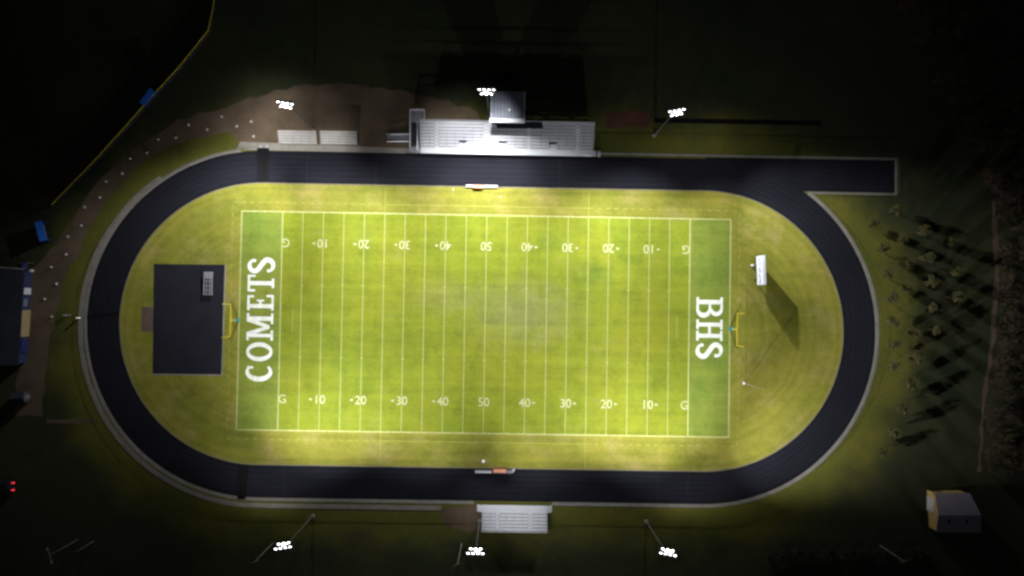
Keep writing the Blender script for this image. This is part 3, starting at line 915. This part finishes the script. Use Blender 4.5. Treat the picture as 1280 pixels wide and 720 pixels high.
# folded blue frame and cooler next to it
r = empty('water_cart', (*XY(636.5, 589), 0))
b = MB(); b.box(-.55,.55,-.3,.3,.35,.75); b.build('tank', M['wall_blue'], r)
b = MB(); b.tube((.55,.2,.6),(1.1,.75,.95),.05,n=6); b.tube((.55,-.2,.6),(1.1,.35,.95),.05,n=6); b.tube((1.1,.3,.95),(1.1,.8,.95),.06,n=6); b.build('handle', M['white'], r)
for s in (-1,1):
    b = MB(); b.tube((0,s*.36-.04,.3),(0,s*.36+.04,.3),.3,n=14); b.build('wheel', M['tyre'], r)
tag(r, 'grey blue water cart with pale handle right of the lower equipment box', 'cart')
def cone_thing(name, px, py, lb, cat, rr=.2, hh=.45, group=None, mat='white'):
    r = empty(name, (*XY(px,py), 0))
    b = MB(); b.prism([(-rr*1.25,-rr*1.25),(rr*1.25,-rr*1.25),(rr*1.25,rr*1.25),(-rr*1.25,rr*1.25)], .03, .08); b.build('base', M[mat], r)
    b = MB(); b.lathe([(rr,.081),(rr*.75,hh*.5),(rr*.35,hh),(rr*.1,hh+.02)], n=12); b.build('cone', M[mat], r)
    tag(r, lb, cat, group); return r
r = empty('water_cooler', (*XY(604.3,576.3), 0))
b = MB(); b.lathe([(.26,.04),(.3,.1),(.33,.6),(.31,.64)], n=16); b.build('barrel', M['white'], r)
b = MB(); b.lathe([(.34,.642),(.34,.7),(.28,.74),(.05,.76)], n=16); b.build('lid', M['white'], r)
tag(r, 'round white water cooler standing on the grass by the lower sideline', 'cooler')
cone_thing('pylon', 566.5, 237, 'tiny white pylon on the grass left of the upper benches', 'pylon', .12, .35, 'sideline pylons')
cone_thing('pylon', 625.5, 246.5, 'tiny white pylon on the grass below the upper benches', 'pylon', .12, .35, 'sideline pylons')

# ---------------------------------------------------------------- goalposts
def goalpost(bpx, cpx, y0, y1, s, lb):
    bp = P(*bpx)
    r = empty('goalpost', (bp.x, bp.y, 0))
    xg = s*.62; zc = 3.05
    b = MB()
    pts = [(0,0,1.9),(0,0,2.0),(s*.05,0,2.4),(s*.18,0,2.75),(s*.38,0,2.95),(xg,0,zc)]
    for a, c in zip(pts[:-1], pts[1:]): b.tube(a, c, .1, n=10)
    b.build('gooseneck', M['yellow'], r)
    hw = 3.55
    b = MB(); b.tube((xg,-hw,zc),(xg,hw,zc),.085,n=10); b.build('crossbar', M['yellow'], r)
    for t in (-1, 1):
        b = MB(); b.tube((xg,t*hw,zc),(xg,t*hw,zc+4.6),.07,n=10); b.build('upright', M['yellow'], r)
    b = MB(); b.lathe([(.3,.02),(.33,.1),(.33,1.85),(.28,1.92)], n=16); b.build('base_pad', M['teal'], r)
    tag(r, lb, 'goalpost', 'yellow goalposts')
goalpost((298,400), 0, 0, 0, -1, 'yellow goalpost with teal base pad by the black asphalt pad')
goalpost((912.5,411), 0, 0, 0, 1, 'yellow goalpost with teal base pad behind the BHS end zone')

# ---------------------------------------------------------------- scoreboard
q0 = P(945, 320.5, 2.4); q1 = P(946.5, 356.5, 2.4)
sbx = empty('scoreboard', ((q0.x+q1.x)/2, (q0.y+q1.y)/2, 0), math.atan2(q1.x-q0.x, q0.y-q1.y))
hw = (q0-q1).length/2
b = MB(); b.box(.03,.62,-hw,hw,2.4,6.3); b.build('cabinet', M['board'], sbx)
b = MB(); b.box(0,.028,-hw+.05,hw-.05,2.45,6.25); b.build('face_panel', M['board'], sbx)
r2 = random.Random(4)
for y0_, n_, z_ in ((2.6,3,4.5),(1.5,2,4.7),(.45,4,4.3),(-.9,3,4.1),(-2.0,3,4.6),(-2.7,2,4.2)):
    b = MB()
    for k in range(n_):
        yy = y0_ - k*.26 + r2.uniform(-.05,.05); zz = z_ + r2.uniform(-.25,.3)
        b.box(-.012,-.001, yy-.1, yy+.1, zz-.32, zz+.32)
    b.build('score_mark', M['board_mark'], sbx)
for y in (-hw*.62, hw*.3+.5):
    b = MB(); b.box(.2,.45,y-.13,y+.13,0,2.398); b.build('post', M['frame'], sbx)
tag(sbx, 'white lit scoreboard on two posts in the right hand infield', 'scoreboard')
b = MB(); b.box(-.25,.25,-.2,.2,0,.9)
r = empty('control_box', (*XY(939.5, 331.5), 0))
b = MB(); b.box(-.22,.22,-.2,.2,.25,.95); b.build('cabinet', M['white'], r)
b = MB(); b.box(-.05,.05,-.05,.05,0,.248); b.build('stand', M['frame'], r)
tag(r, 'small pale control box beside the scoreboard post', 'box')

# flagpole
fp = P(930, 479)
r = empty('flagpole', (fp.x, fp.y, 0))
b = MB(); b.lathe([(.3,.02),(.3,.14),(.12,.2)], n=14); b.build('base_collar', M['white'], r)
b = MB(); b.lathe([(.07,.2),(.055,5),(.035,11.8)], n=10); b.build('pole', M['bench_alu'], r)
b = MB(); b.lathe([(.03,11.8),(.09,11.86),(.11,11.93),(.09,12.0),(.02,12.05)], n=10); b.build('finial', M['yellow'], r)
tag(r, 'thin white flagpole standing in the right infield below the goalpost', 'flagpole')

# rack on the asphalt pad
x0_, y0_ = XY(254,368.5,.9); x1_, y1_ = XY(266,340,.9)
r = empty('blocking_sled', ((x0_+x1_)/2, (y0_+y1_)/2, 0)); hx = (x1_-x0_)/2; hy = (y1_-y0_)/2
b = MB()
for x, w in ((-hx+.12,.12),(-hx*.3,.08),(hx*.32,.1),(hx-.17,.17)): b.box(x-w,x+w,-hy,hy,.82,.9)
b.build('long_rail', M['alu_dull'], r)
b = MB()
for i in range(6): y = -hy+.08+(2*hy-.16)*i/5; b.box(-hx+.02,hx-.02,y-.07,y+.07,.73,.815)
b.build('cross_bar', M['alu_dull'], r)
b = MB(); b.box(-hx,hx,hy-1.45,hy+.02,.905,.95); b.build('top_plate', M['alu_dull'], r)
for sx in (-1,1):
    for sy in (-1,1):
        b = MB(); b.tube((sx*(hx-.15),sy*(hy-.15),.06),(sx*(hx-.15),sy*(hy-.15),.73),.05,n=8); b.build('leg', M['alu_dull'], r)
tag(r, 'low grey metal frame rack standing on the black asphalt pad', 'rack')

# ---------------------------------------------------------------- fences
def chain_fence(path, h, lb, name='chain_link_fence', step=3.0, mesh=.34, rail_mat='steel'):
    pts = [Vector(p) for p in path]
    # resample
    L = [0]
    for a, c in zip(pts[:-1], pts[1:]): L.append(L[-1] + (c-a).length)
    def at(s):
        for i in range(len(L)-1):
            if s <= L[i+1] + 1e-6:
                t = (s-L[i])/max(1e-6, L[i+1]-L[i]); return pts[i].lerp(pts[i+1], t)
        return pts[-1]
    org = at(L[-1]/2)
    r = empty(name, (org.x, org.y, 0))
    n = min(96, max(2, round(L[-1]/step)))
    loc = lambda p: (p.x-org.x, p.y-org.y)
    for i in range(n+1):
        p = loc(at(L[-1]*i/n))
        b = MB(); b.tube((*p,0),(*p,h+.04),.04,n=6); b.lathe([(.055,h+.04),(.06,h+.07),(.02,h+.11)],(*p,0),6); b.build('post', M['steel'], r)
    m = max(n, int(L[-1]/1.5))
    for z, nm in ((h-.02, 'top_rail'), (.08, 'bottom_wire')):
        b = MB()
        for i in range(m):
            a, c = loc(at(L[-1]*i/m)), loc(at(L[-1]*(i+1)/m)); b.tube((*a,z),(*c,z),.024 if z > .5 else .012,n=5)
        b.build(nm, M['steel'], r)
    b = MB(); k = int(L[-1]/mesh); w = .009
    q = [loc(at(max(0,min(L[-1], L[-1]*i/k)))) for i in range(k+1)]
    for i in range(k):
        for (a, c) in ((q[i], q[i+1]), (q[i+1], q[i])):
            for j in range(3):
                z0_, z1_ = .08 + (h-.1)*j/3, .08 + (h-.1)*(j+1)/3
                A = Vector((*a,z0_)); B = Vector((*c,z1_))
                b.quad(A+Vector((0,0,-w)), B+Vector((0,0,-w)), B+Vector((0,0,w)), A+Vector((0,0,w)))
    b.build('wire_mesh', M['steel'], r)
    return r
f = chain_fence(chute_path, 1.2, ''); tag(f, 'low chain link fence boxing in the sprint chute', 'fence', 'chain link fences round the track')
f = chain_fence(right_path, 1.2, ''); tag(f, 'low chain link fence round the right bend of the track', 'fence', 'chain link fences round the track')
f = chain_fence(left_path, 1.2, '', step=3.1); tag(f, 'low chain link fence round the left bend of the track', 'fence', 'chain link fences round the track')
f = chain_fence([XY(302,186), XY(320,184.5)], 1.2, ''); tag(f, 'short chain link fence by the gate at the upper left of the track', 'fence', 'chain link fences round the track')

# baseball fence with its yellow cap
bf = [XY(70,257), XY(128,197), XY(187,131), XY(228,86), XY(264,41), XY(270,12), XY(274,-25)]
org = Vector(bf[2])
r = empty('ballpark_fence', (org.x, org.y, 0))
rel = [(x-org.x, y-org.y) for x, y in bf]
def resample(pts, step):
    out = []
    for a, c in zip(pts[:-1], pts[1:]):
        n = max(1, int(math.hypot(c[0]-a[0], c[1]-a[1])/step))
        out += [(a[0]+(c[0]-a[0])*i/n, a[1]+(c[1]-a[1])*i/n) for i in range(n)]
    return out + [pts[-1]]
rs = resample(rel, 3)
for p in rs:
    b = MB(); b.tube((*p,0),(*p,1.5),.045,n=6); b.build('post', M['steel'], r)
b = MB(); b.ribbon(rel, -.09, .09, 1.62, .12); b.build('yellow_cap', M['yellow'], r)
b = MB(); b.ribbon(rel, -.02, .02, 1.45, 1.38); b.build('wind_screen', M['dark'], r)
tag(r, 'long ballpark fence with a yellow cap crossing the dark upper left corner', 'fence')

# ---------------------------------------------------------------- dugouts
def dugout(a, c, wpx, lb):
    z = 2.5
    A = P(*a, z); B = P(*c, z); m = (A+B)/2
    d = B-A; rz = math.atan2(d.y, d.x); hl = d.length/2; hw = wpx/5.58/2
    r = empty('dugout', (m.x, m.y, 0), rz)
    b = MB()
    n = 14
    for i in range(n):
        x0_ = -hl + 2*hl*i/n
        b.box(x0_, x0_+2*hl/n-.02, -hw, hw, z-.06, z+.0); b.box(x0_, x0_+.06, -hw, hw, z+.002, z+.04)
    b.build('roof', M['blue'], r)
    b = MB(); b.box(-hl+.1, hl-.1, -hw+.05, -hw+.17, .0, z-.07); b.box(-hl+.1, -hl+.22, -hw+.172, hw-.1, 0, z-.07); b.box(hl-.22, hl-.1, -hw+.172, hw-.1, 0, z-.07)
    b.build('wall', M['navy'], r)
    b = MB(); b.box(-hl+.3, hl-.3, -hw+.2, -hw+.6, .42, .47)
    for x in (-hl*.7, 0, hl*.7): b.box(x-.04, x+.04, -hw+.25, -hw+.55, 0, .42)
    b.build('bench', M['alu_dull'], r)
    tag(r, lb, 'dugout', 'blue roofed dugouts')
dugout((191,112.5), (177.5,130), 8.5, 'blue roofed dugout beside the yellow capped fence')
dugout((47.5,277), (54,301), 9, 'blue roofed dugout between the gravel path and the left picture edge')

# ---------------------------------------------------------------- marker cones on the path
outer_c = [(277,146),(236,156),(198,174),(163,198),(133,227),(106,259),(85,296),(64.5,334),(56,374)]
inner_c = [(314,152),(296,158),(259,162),(220,172),(184,191),(153,217),(125,247),(102,282),(83,318),(71,355),(65,396)]
ordn = 'first second third fourth fifth sixth seventh eighth ninth tenth eleventh'.split()
first = cone_thing('marker_cone', 326, 183, 'left white marker cone at the end of the upper rubber mat', 'cone', .21, .5, 'white marker cones', 'off_white')
def more_cones(px, py, lb):
    o = copy_tree(first); o.location = (*XY(px,py), 0); o['label'] = lb
more_cones(333.5, 183, 'right white marker cone at the end of the upper rubber mat')
more_cones(317, 170.5, 'white marker cone alone on pale gravel left of the small bleachers')
for i, p in enumerate(outer_c): more_cones(*p, '%s white cone from the bleachers in the outer row along the gravel path' % ordn[i])
for i, p in enumerate(inner_c): more_cones(*p, '%s white cone from the bleachers in the inner row along the gravel path' % ordn[i])
# gate posts near the left bend
def bollard(px, py, lb, h=1.1, rr=.09, mat='white'):
    r = empty('bollard', (*XY(px,py), 0))
    b = MB(); b.lathe([(rr*1.8,0),(rr*1.8,.05),(rr,.06),(rr,h),(rr*.7,h+.06),(rr*.1,h+.09)], n=12); b.build('post', M[mat], r)
    b = MB(); b.lathe([(rr+.01,h*.7),(rr+.02,h*.72),(rr+.02,h*.82),(rr+.01,h*.84)], n=12); b.build('band', M['frame'], r)
    tag(r, lb, 'bollard', 'bollards by the left bend')
bollard(100, 397.5, 'white bollard touching the track edge at the narrow rubber mat', 1.3, .2)
bollard(82.5, 394, 'left one of two thin grey bollards outside the left bend', mat='alu_dull')
bollard(87.5, 394, 'right one of two thin grey bollards outside the left bend', mat='alu_dull')

# ---------------------------------------------------------------- building on the left edge
fr = empty('field_house', (*XY(27, 400), 0))
def fl(px, py, z): p = P(px, py, z); return (p.x-fr.location.x, p.y-fr.location.y, z)
z1 = 3.0
c1 = fl(30.5,337,z1); c2 = fl(23,457,z1)
c0 = (c1[0]-14, c1[1]+.6, z1); c3 = (c2[0]-14, c2[1]+.6, z1)
rid0 = ((c0[0]+c1[0])/2-3, c1[1]+.4, z1+1.5); rid1 = ((c2[0]+c3[0])/2-3, c2[1]+.3, z1+1.5)
b = MB()
def thick(mb, q, th=.1):
    vs = [Vector(v) for v in q]; lo = [v-Vector((0,0,th)) for v in vs]
    n = len(vs)
    mb.add(vs+lo, [tuple(range(n)), tuple(range(2*n-1,n-1,-1))] + [(i,n+i,n+(i+1)%n,(i+1)%n) for i in range(n)])
thick(b, [c2, c1, rid0, rid1]); thick(b, [rid1, rid0, c0, c3])
rf = b.build('roof', M['slate'], fr)
b = MB(); b.tube((c0[0],c0[1]+.1,z1+.12),(c1[0],c1[1]+.1,z1+.12),.11,n=8); b.build('gutter', M['alu'], rf)
b = MB()
e = .35
def wall_seg(mb, a, c, z0_, z1_, t=.2):
    a = Vector(a); c = Vector(c); d = (c-a).normalized(); n = Vector((-d.y, d.x))*t
    mb.prism([tuple(a), tuple(c), tuple(c+n), tuple(a+n)], z0_, z1_)
A = Vector((c1[0]-e, c1[1]-e)); B = Vector((c2[0]-e, c2[1]+e)); C = Vector((c3[0]+e, c3[1]+e)); D = Vector((c0[0]+e, c0[1]-e))
wall_seg(b, A, B, 0, z1-.12, -.2); wall_seg(b, B + Vector((-.25,0)), C, 0, z1-.12, -.2); wall_seg(b, D, A + Vector((-.25,0)), 0, z1-.12, -.2)
b.build('wall', M['navy'], fr)
def on_wall(t0, t1, z0_, z1_, th=.06, off=.01):
    a = A.lerp(B, t0); c = A.lerp(B, t1); d = (B-A).normalized(); n = Vector((-d.y, d.x))
    a2 = a + n*off; c2_ = c + n*off
    m = MB(); m.prism([tuple(a2), tuple(c2_), tuple(c2_+n*th), tuple(a2+n*th)], z0_, z1_); return m
dr = on_wall(.18, .25, .02, 2.2).build('door', M['alu'], fr); on_wall(.235, .24, 1.0, 1.1, .05, .075).build('handle', M['frame'], dr)
tag(on_wall(.30,.38,.9,2.2).build('window', M['wall_blue'], fr))
o = on_wall(.42, .71, .02, 2.75, .3).build('counter_panel', M['tan_dim'], fr); o['label'] = 'pale tan wall panel'
o = on_wall(.74, .88, .02, 2.3, .25).build('bin_enclosure', M['blue_dim'], fr); o['label'] = 'dim blue panel'
tag(fr, 'dark roofed field house cut by the left picture edge with a tan wall panel', 'building')
# blue canopy and cooler at its corner
r = empty('canopy', (*XY(37,334), 0))
b = MB(); b.add([(-1,-1,2.1),(1,-1,2.1),(1,1,2.1),(-1,1,2.1),(0,0,2.7)], [(0,1,4),(1,2,4),(2,3,4),(3,0,4),(3,2,1,0)]); b.build('cover', M['navy'], r)
for sx in (-1,1):
    for sy in (-1,1):
        b = MB(); b.tube((sx*.95,sy*.95,0),(sx*.95,sy*.95,2.09),.03,n=6); b.build('leg', M['alu_dull'], r)
tag(r, 'small dark blue canopy at the upper corner of the left field house', 'canopy')
r = empty('litter_bin', (*XY(41.5,338.5), 0))
b = MB(); b.lathe([(.24,0),(.28,.1),(.3,.85),(.28,.87)], n=14); b.build('body', M['alu'], r)
b = MB(); b.lathe([(.31,.872),(.31,.93),(.2,1.02),(.03,1.05)], n=14); b.build('lid', M['alu'], r)
tag(r, 'pale round litter bin beside the small dark blue canopy', 'bin')
# small kiosk lower left
kx = empty('small_shed', (*XY(30,496), 0), .1)
b = MB(); b.box(-1.3,1.3,-1.1,1.1,0,2.1); b.build('wall', M['frame'], kx)
b = MB(); b.add([(-1.5,-1.3,2.1),(1.5,-1.3,2.1),(1.5,1.3,2.1),(-1.5,1.3,2.1),(-1.5,0,2.8),(1.5,0,2.8)],[(3,2,1,0),(0,1,5,4),(2,3,4,5),(0,4,3),(1,2,5)])
b.build('roof', M['slate'], kx)
b = MB(); b.box(1.302,1.35,-.45,.45,.02,1.9); b.build('door', M['riser'], kx)
tag(kx, 'small dim grey shed below the field house at the left edge', 'shed')

# ---------------------------------------------------------------- shed, lower right
sh = empty('barn_shed', (*XY(1185,640), 0))
def sl(px, py, z): p = P(px, py, z); return (p.x-sh.location.x, p.y-sh.location.y, z)
ze, zr = 3.1, 4.2
NW, SW = sl(1168,616,ze), sl(1170,665.5,ze)
NE, SE = sl(1212.5,616.5,ze), sl(1226,666,ze)
RW, RE = sl(1173,644,zr), sl(1226.5,644,zr)
b = MB(); thick(b, [NE, NW, RW, RE], .12); thick(b, [RE, RW, SW, SE], .12)
rf = b.build('roof', M['shingle'], sh)
for px in (1186, 1208.5):
    b = MB(); c = Vector(sl(px, 652, zr-.45)); b.obox(c+Vector((0,0,.06)), .25, .5, .04, Matrix.Rotation(math.radians(22),3,'X'))
    b.build('skylight', M['glass'], rf)
i_ = .25
def ins(v, dx, dy, z): return (v[0]+dx, v[1]+dy)
pl = [ins(NW,i_,-i_,0), ins(SW,i_,i_,0), ins(SE,-i_,i_,0), ins(NE,-i_,-i_,0)]
b = MB(); n = 4
rw = (RW[0]+i_, RW[1]); re = (RE[0]-i_, RE[1])
b.add([(*p,0) for p in pl] + [(*p,ze-.14) for p in pl] + [(pl[0][0],rw[1],zr-.2),(pl[3][0]*.3+pl[2][0]*.7,re[1],zr-.2)],
      [(0,1,5,8,4), (2,3,7,9,6), (1,2,6,5), (3,0,4,7), (3,2,1,0)])
b.build('wall', M['tan'], sh)
yd0 = P(1160,622,1.5).y - sh.location.y; yd1 = P(1160,640,1.5).y - sh.location.y
xw = min(pl[0][0], pl[1][0])
b = MB(); b.box(xw-.09, xw-.02, yd1, yd0, .02, 2.6); dr = b.build('door', M['off_white'], sh)
b = MB(); b.box(xw-.14, xw-.092, yd1+.2, yd1+.3, 1., 1.2); b.build('handle', M['frame'], dr)
b = MB(); b.box(xw-.2, xw-.02, pl[0][1]-.3, pl[0][1]-.05, 2.3, 2.6); b.build('wall_lamp', M['frame'], sh)
tag(sh, 'tan walled shed with grey shingled roof and white door near the lower right corner', 'shed')

# ---------------------------------------------------------------- utility poles
def upole(base, top_px, lb, mat='wood', arm=True, lamp=False):
    bp = P(*base); h = 12.
    best = min((abs((Vector(top_px) - Vector(proj(bp.x,bp.y,z/4))).length), z/4) for z in range(16, 72))
    h = best[1]
    r = empty('utility_pole', (bp.x, bp.y, 0), math.radians(20))
    b = MB(); b.lathe([(.17,0),(.15,h*.5),(.11,h)], n=10); b.build('pole', M[mat], r)
    b = MB(); b.box(-.9,.9,-.06,.06,h-.5,h-.38)
    for x in (-.8,0,.8): b.tube((x,0,h-.38),(x,0,h-.2),.05,n=6)
    if arm: b.build('crossarm', M['wood'], r)
    if lamp:
        b = MB(); b.tube((0,0,h-.2),(.0,-1.2,h),.05,n=6); b.obox((0,-1.4,h),.16,.35,.08); b.build('lamp_head', M['bench_alu'], r)
        b = MB(); b.tube((0,0,h-.2),(.0,1.2,h),.05,n=6); b.obox((0,1.4,h),.16,.35,.08); b.build('lamp_head', M['bench_alu'], r)
    tag(r, lb, 'utility pole', 'unlit poles in the dark')
def proj(x, y, z):
    v = RM.transposed() @ (Vector((x,y,z)) - CAM); return (640 + F*v.x/-v.z, 360 - F*v.y/-v.z)
upole((342,678), (317,703), 'slim unlit pole below the lower left floodlight')
upole((577,680), (571,706), 'slim unlit pole left of the lower middle floodlight')
upole((1100,682), (1131,702), 'slim unlit pole in the hedge near the lower right shed')
upole((97,675), (62,696), 'unlit pole with two pale lamp heads in the lower left corner', 'pole_steel', False, True)
upole((117,677), (96,690), 'short unlit pole right of the pole with two lamp heads', 'pole_steel')

# ---------------------------------------------------------------- parked car (tail lights on)
tl = P(17, 608, .8)
car = empty('parked_car', (tl.x-2.2, tl.y, 0))
def body_prof(pts, hw, name, mat, inset=0.):
    b = MB(); n = len(pts)
    vs = [(x,-hw,z) for x,z in pts] + [(x,hw,z) for x,z in pts]
    b.add(vs, [tuple(range(n)), tuple(range(2*n-1,n-1,-1))] + [(i,n+i,n+(i+1)%n,(i+1)%n) for i in range(n)])
    return b.build(name, mat, car)
body_prof([(2.2,.35),(2.25,.7),(2.15,.98),(1.4,1.02),(-.9,1.0),(-2.0,.85),(-2.25,.65),(-2.25,.35)], .9, 'body', M['car'])
body_prof([(1.7,1.03),(1.2,1.42),(-.1,1.46),(-.85,1.03)], .74, 'cabin', M['glass'])
for s in (-1,1):
    b = MB(); b.box(2.2,2.3,s*.78-.14,s*.78+.14,.7,.86); b.box(1.85,2.2,s*.78-.08,s*.78+.08,.99,1.03); b.build('tail_light', M['tail'], car)
    for x in (-1.4, 1.35):
        b = MB(); b.tube((x,s*.93-.1,.33),(x,s*.93+.02,.33),.33,n=16); wv = b.build('wheel', M['tyre'], car)
        b = MB(); b.tube((x,s*.96,.33),(x,s*.97,.33),.2,n=12); b.build('rim', M['alu_dull'], wv)
tag(car, 'dark parked car with red tail lights on at the lower left edge', 'car')

# ---------------------------------------------------------------- trees
def leaf_clump(mb, c, rx, rz, n, size, r):
    for _ in range(n):
        u = Vector((r.gauss(0,1), r.gauss(0,1), r.gauss(0,1))).normalized() * (r.random()**.45)
        p = Vector(c) + Vector((u.x*rx, u.y*rx, u.z*rz))
        a = Vector((r.gauss(0,1), r.gauss(0,1), r.gauss(0,.6))).normalized()
        t = a.orthogonal().normalized(); t.rotate(Matrix.Rotation(r.uniform(0,2*PI),3,a)); w = a.cross(t)
        s = size*r.uniform(.6,1.3)
        mb.quad(p-t*s-w*s*.55, p+t*s-w*s*.55, p+t*s+w*s*.55, p-t*s+w*s*.55)
def make_tree(seed, h):
    r_ = random.Random(seed); r = empty('young_tree')
    b = MB(); b.lathe([(.07,0),(.05,h*.45),(.02,h*.9)], n=8)
    for i in range(7):
        a = r_.uniform(0,2*PI); z = h*r_.uniform(.35,.75)
        b.tube((0,0,z),(math.cos(a)*.7,math.sin(a)*.7,z+r_.uniform(.2,.6)),.022,.008,n=5)
    b.build('trunk', M['bark'], r)
    b = MB()
    for i in range(9):
        a = r_.uniform(0,2*PI); d = r_.uniform(.1,.75)
        leaf_clump(b, (math.cos(a)*d, math.sin(a)*d, h*r_.uniform(.45,.9)), r_.uniform(.35,.6), r_.uniform(.35,.6), 70, .09, r_)
    b.build('crown', M['leaf'], r)
    return r
variants = [make_tree(s, h) for s, h in ((1,2.9),(2,3.3),(3,2.6))]
TREES = [
 [(1089,280),(1101,311),(1108,342),(1111,372),(1112,402),(1114,430),(1115,457)],
 [(1117,264),(1125,298),(1128,331),(1132,362),(1140,416),(1141,446),(1135,479),(1125,510),(1114,540),(1100,565)],
 [(1150,290),(1155,322),(1160,352),(1162,384),(1167,412)],
 [(1184,302),(1188,340),(1190,372)]]
rown = ['row nearest the track', 'second row from the track', 'third row from the track', 'row farthest from the track']
used = set(); ri = random.Random(5)
for j, row in enumerate(TREES):
    for i, (px, py) in enumerate(row):
        v = ri.randrange(3)
        if v not in used: o = variants[v]; used.add(v)
        else: o = copy_tree(variants[v])
        o.location = (*XY(px, py, 2.0), 0); o.rotation_euler.z = ri.uniform(0,6.28); s = ri.uniform(1.1,1.5); o.scale = (s,s,s*1.3)
        tag(o, 'young yellow green tree, %s from the top in the %s' % (ordn[i], rown[j]), 'tree', 'young trees right of the track')

# woods on the right edge
b = MB(); tr = MB(); r_ = random.Random(12)
edge = [(1085,-60),(1128,40),(1160,100),(1190,150),(1222,215),(1240,270),(1246,330),(1240,420),(1228,500),(1222,590)]
def edge_x(py):
    for (a, ya), (c, yc) in zip(edge[:-1], edge[1:]):
        if ya <= py <= yc: return a + (c-a)*(py-ya)/(yc-ya)
for _ in range(620):
    py = r_.uniform(-60, 590); ex = edge_x(py)
    px = ex + 3 + r_.random()**1.2*(1330-ex)
    x, y = XY(px, py); h = r_.uniform(1.6, 5.0)
    for i in range(4):
        a = r_.uniform(0,2*PI)
        b.tube((x,y,0),(x+math.cos(a)*h*.25,y+math.sin(a)*h*.25,h*r_.uniform(.7,1)),.06,.015,n=4)
    for i in range(5):
        leaf_clump(b, (x+r_.gauss(0,h*.16), y+r_.gauss(0,h*.16), h*r_.uniform(.35,.95)), h*r_.uniform(.09,.2), h*.14, 18, .13, r_)
tag(b.build('woods', M['leaf_dry']), 'dark brown tangle of leafless woods down the right edge', 'woods', kind='stuff')
b = MB()
for i in range(70):
    px = 960 + i*2.9 + r_.uniform(-1.5,1.5); py = 690 + r_.uniform(-5,6)
    if 1150 < px: py += 6
    x, y = XY(px, py); h = r_.uniform(1.2,2.4)
    b.tube((x,y,0),(x,y,h*.7),.05,.02,n=4)
    for k in range(3): leaf_clump(b, (x+r_.gauss(0,.4),y+r_.gauss(0,.4),h*r_.uniform(.4,.8)), .6, .5, 28, .12, r_)
tag(b.build('hedge', M['hedge']), 'low dark ragged hedge along the bottom right edge', 'hedge')

# ---------------------------------------------------------------- night sky
w = bpy.data.worlds.new('World'); sc.world = w; w.use_nodes = True
nt = w.node_tree
sky = nt.nodes.new('ShaderNodeTexSky'); sky.sky_type = 'NISHITA'; sky.sun_disc = False
sky.sun_elevation = math.radians(-3); sky.sun_rotation = math.radians(250)
nt.links.new(sky.outputs['Color'], nt.nodes['Background'].inputs['Color'])
nt.nodes['Background'].inputs['Strength'].default_value = .02
sd = bpy.data.lights.new('moon', 'SUN'); sd.energy = .1; sd.angle = math.radians(.5); sd.color = (.8,.88,1)
so = bpy.data.objects.new('moon', sd); col.objects.link(so); so.rotation_euler = (math.radians(40), 0, math.radians(10))

# ---------------------------------------------------------------- render settings
sc.render.engine = 'CYCLES'
sc.view_settings.view_transform = 'Standard'
sc.view_settings.look = 'None'
sc.view_settings.exposure = 0
sc.view_settings.gamma = 1
sc.cycles.use_denoising = True
sc.cycles.max_bounces = 5
sc.cycles.sample_clamp_indirect = 4
sc.cycles.pixel_filter_type = 'BLACKMAN_HARRIS'
sc.cycles.filter_width = 2.7
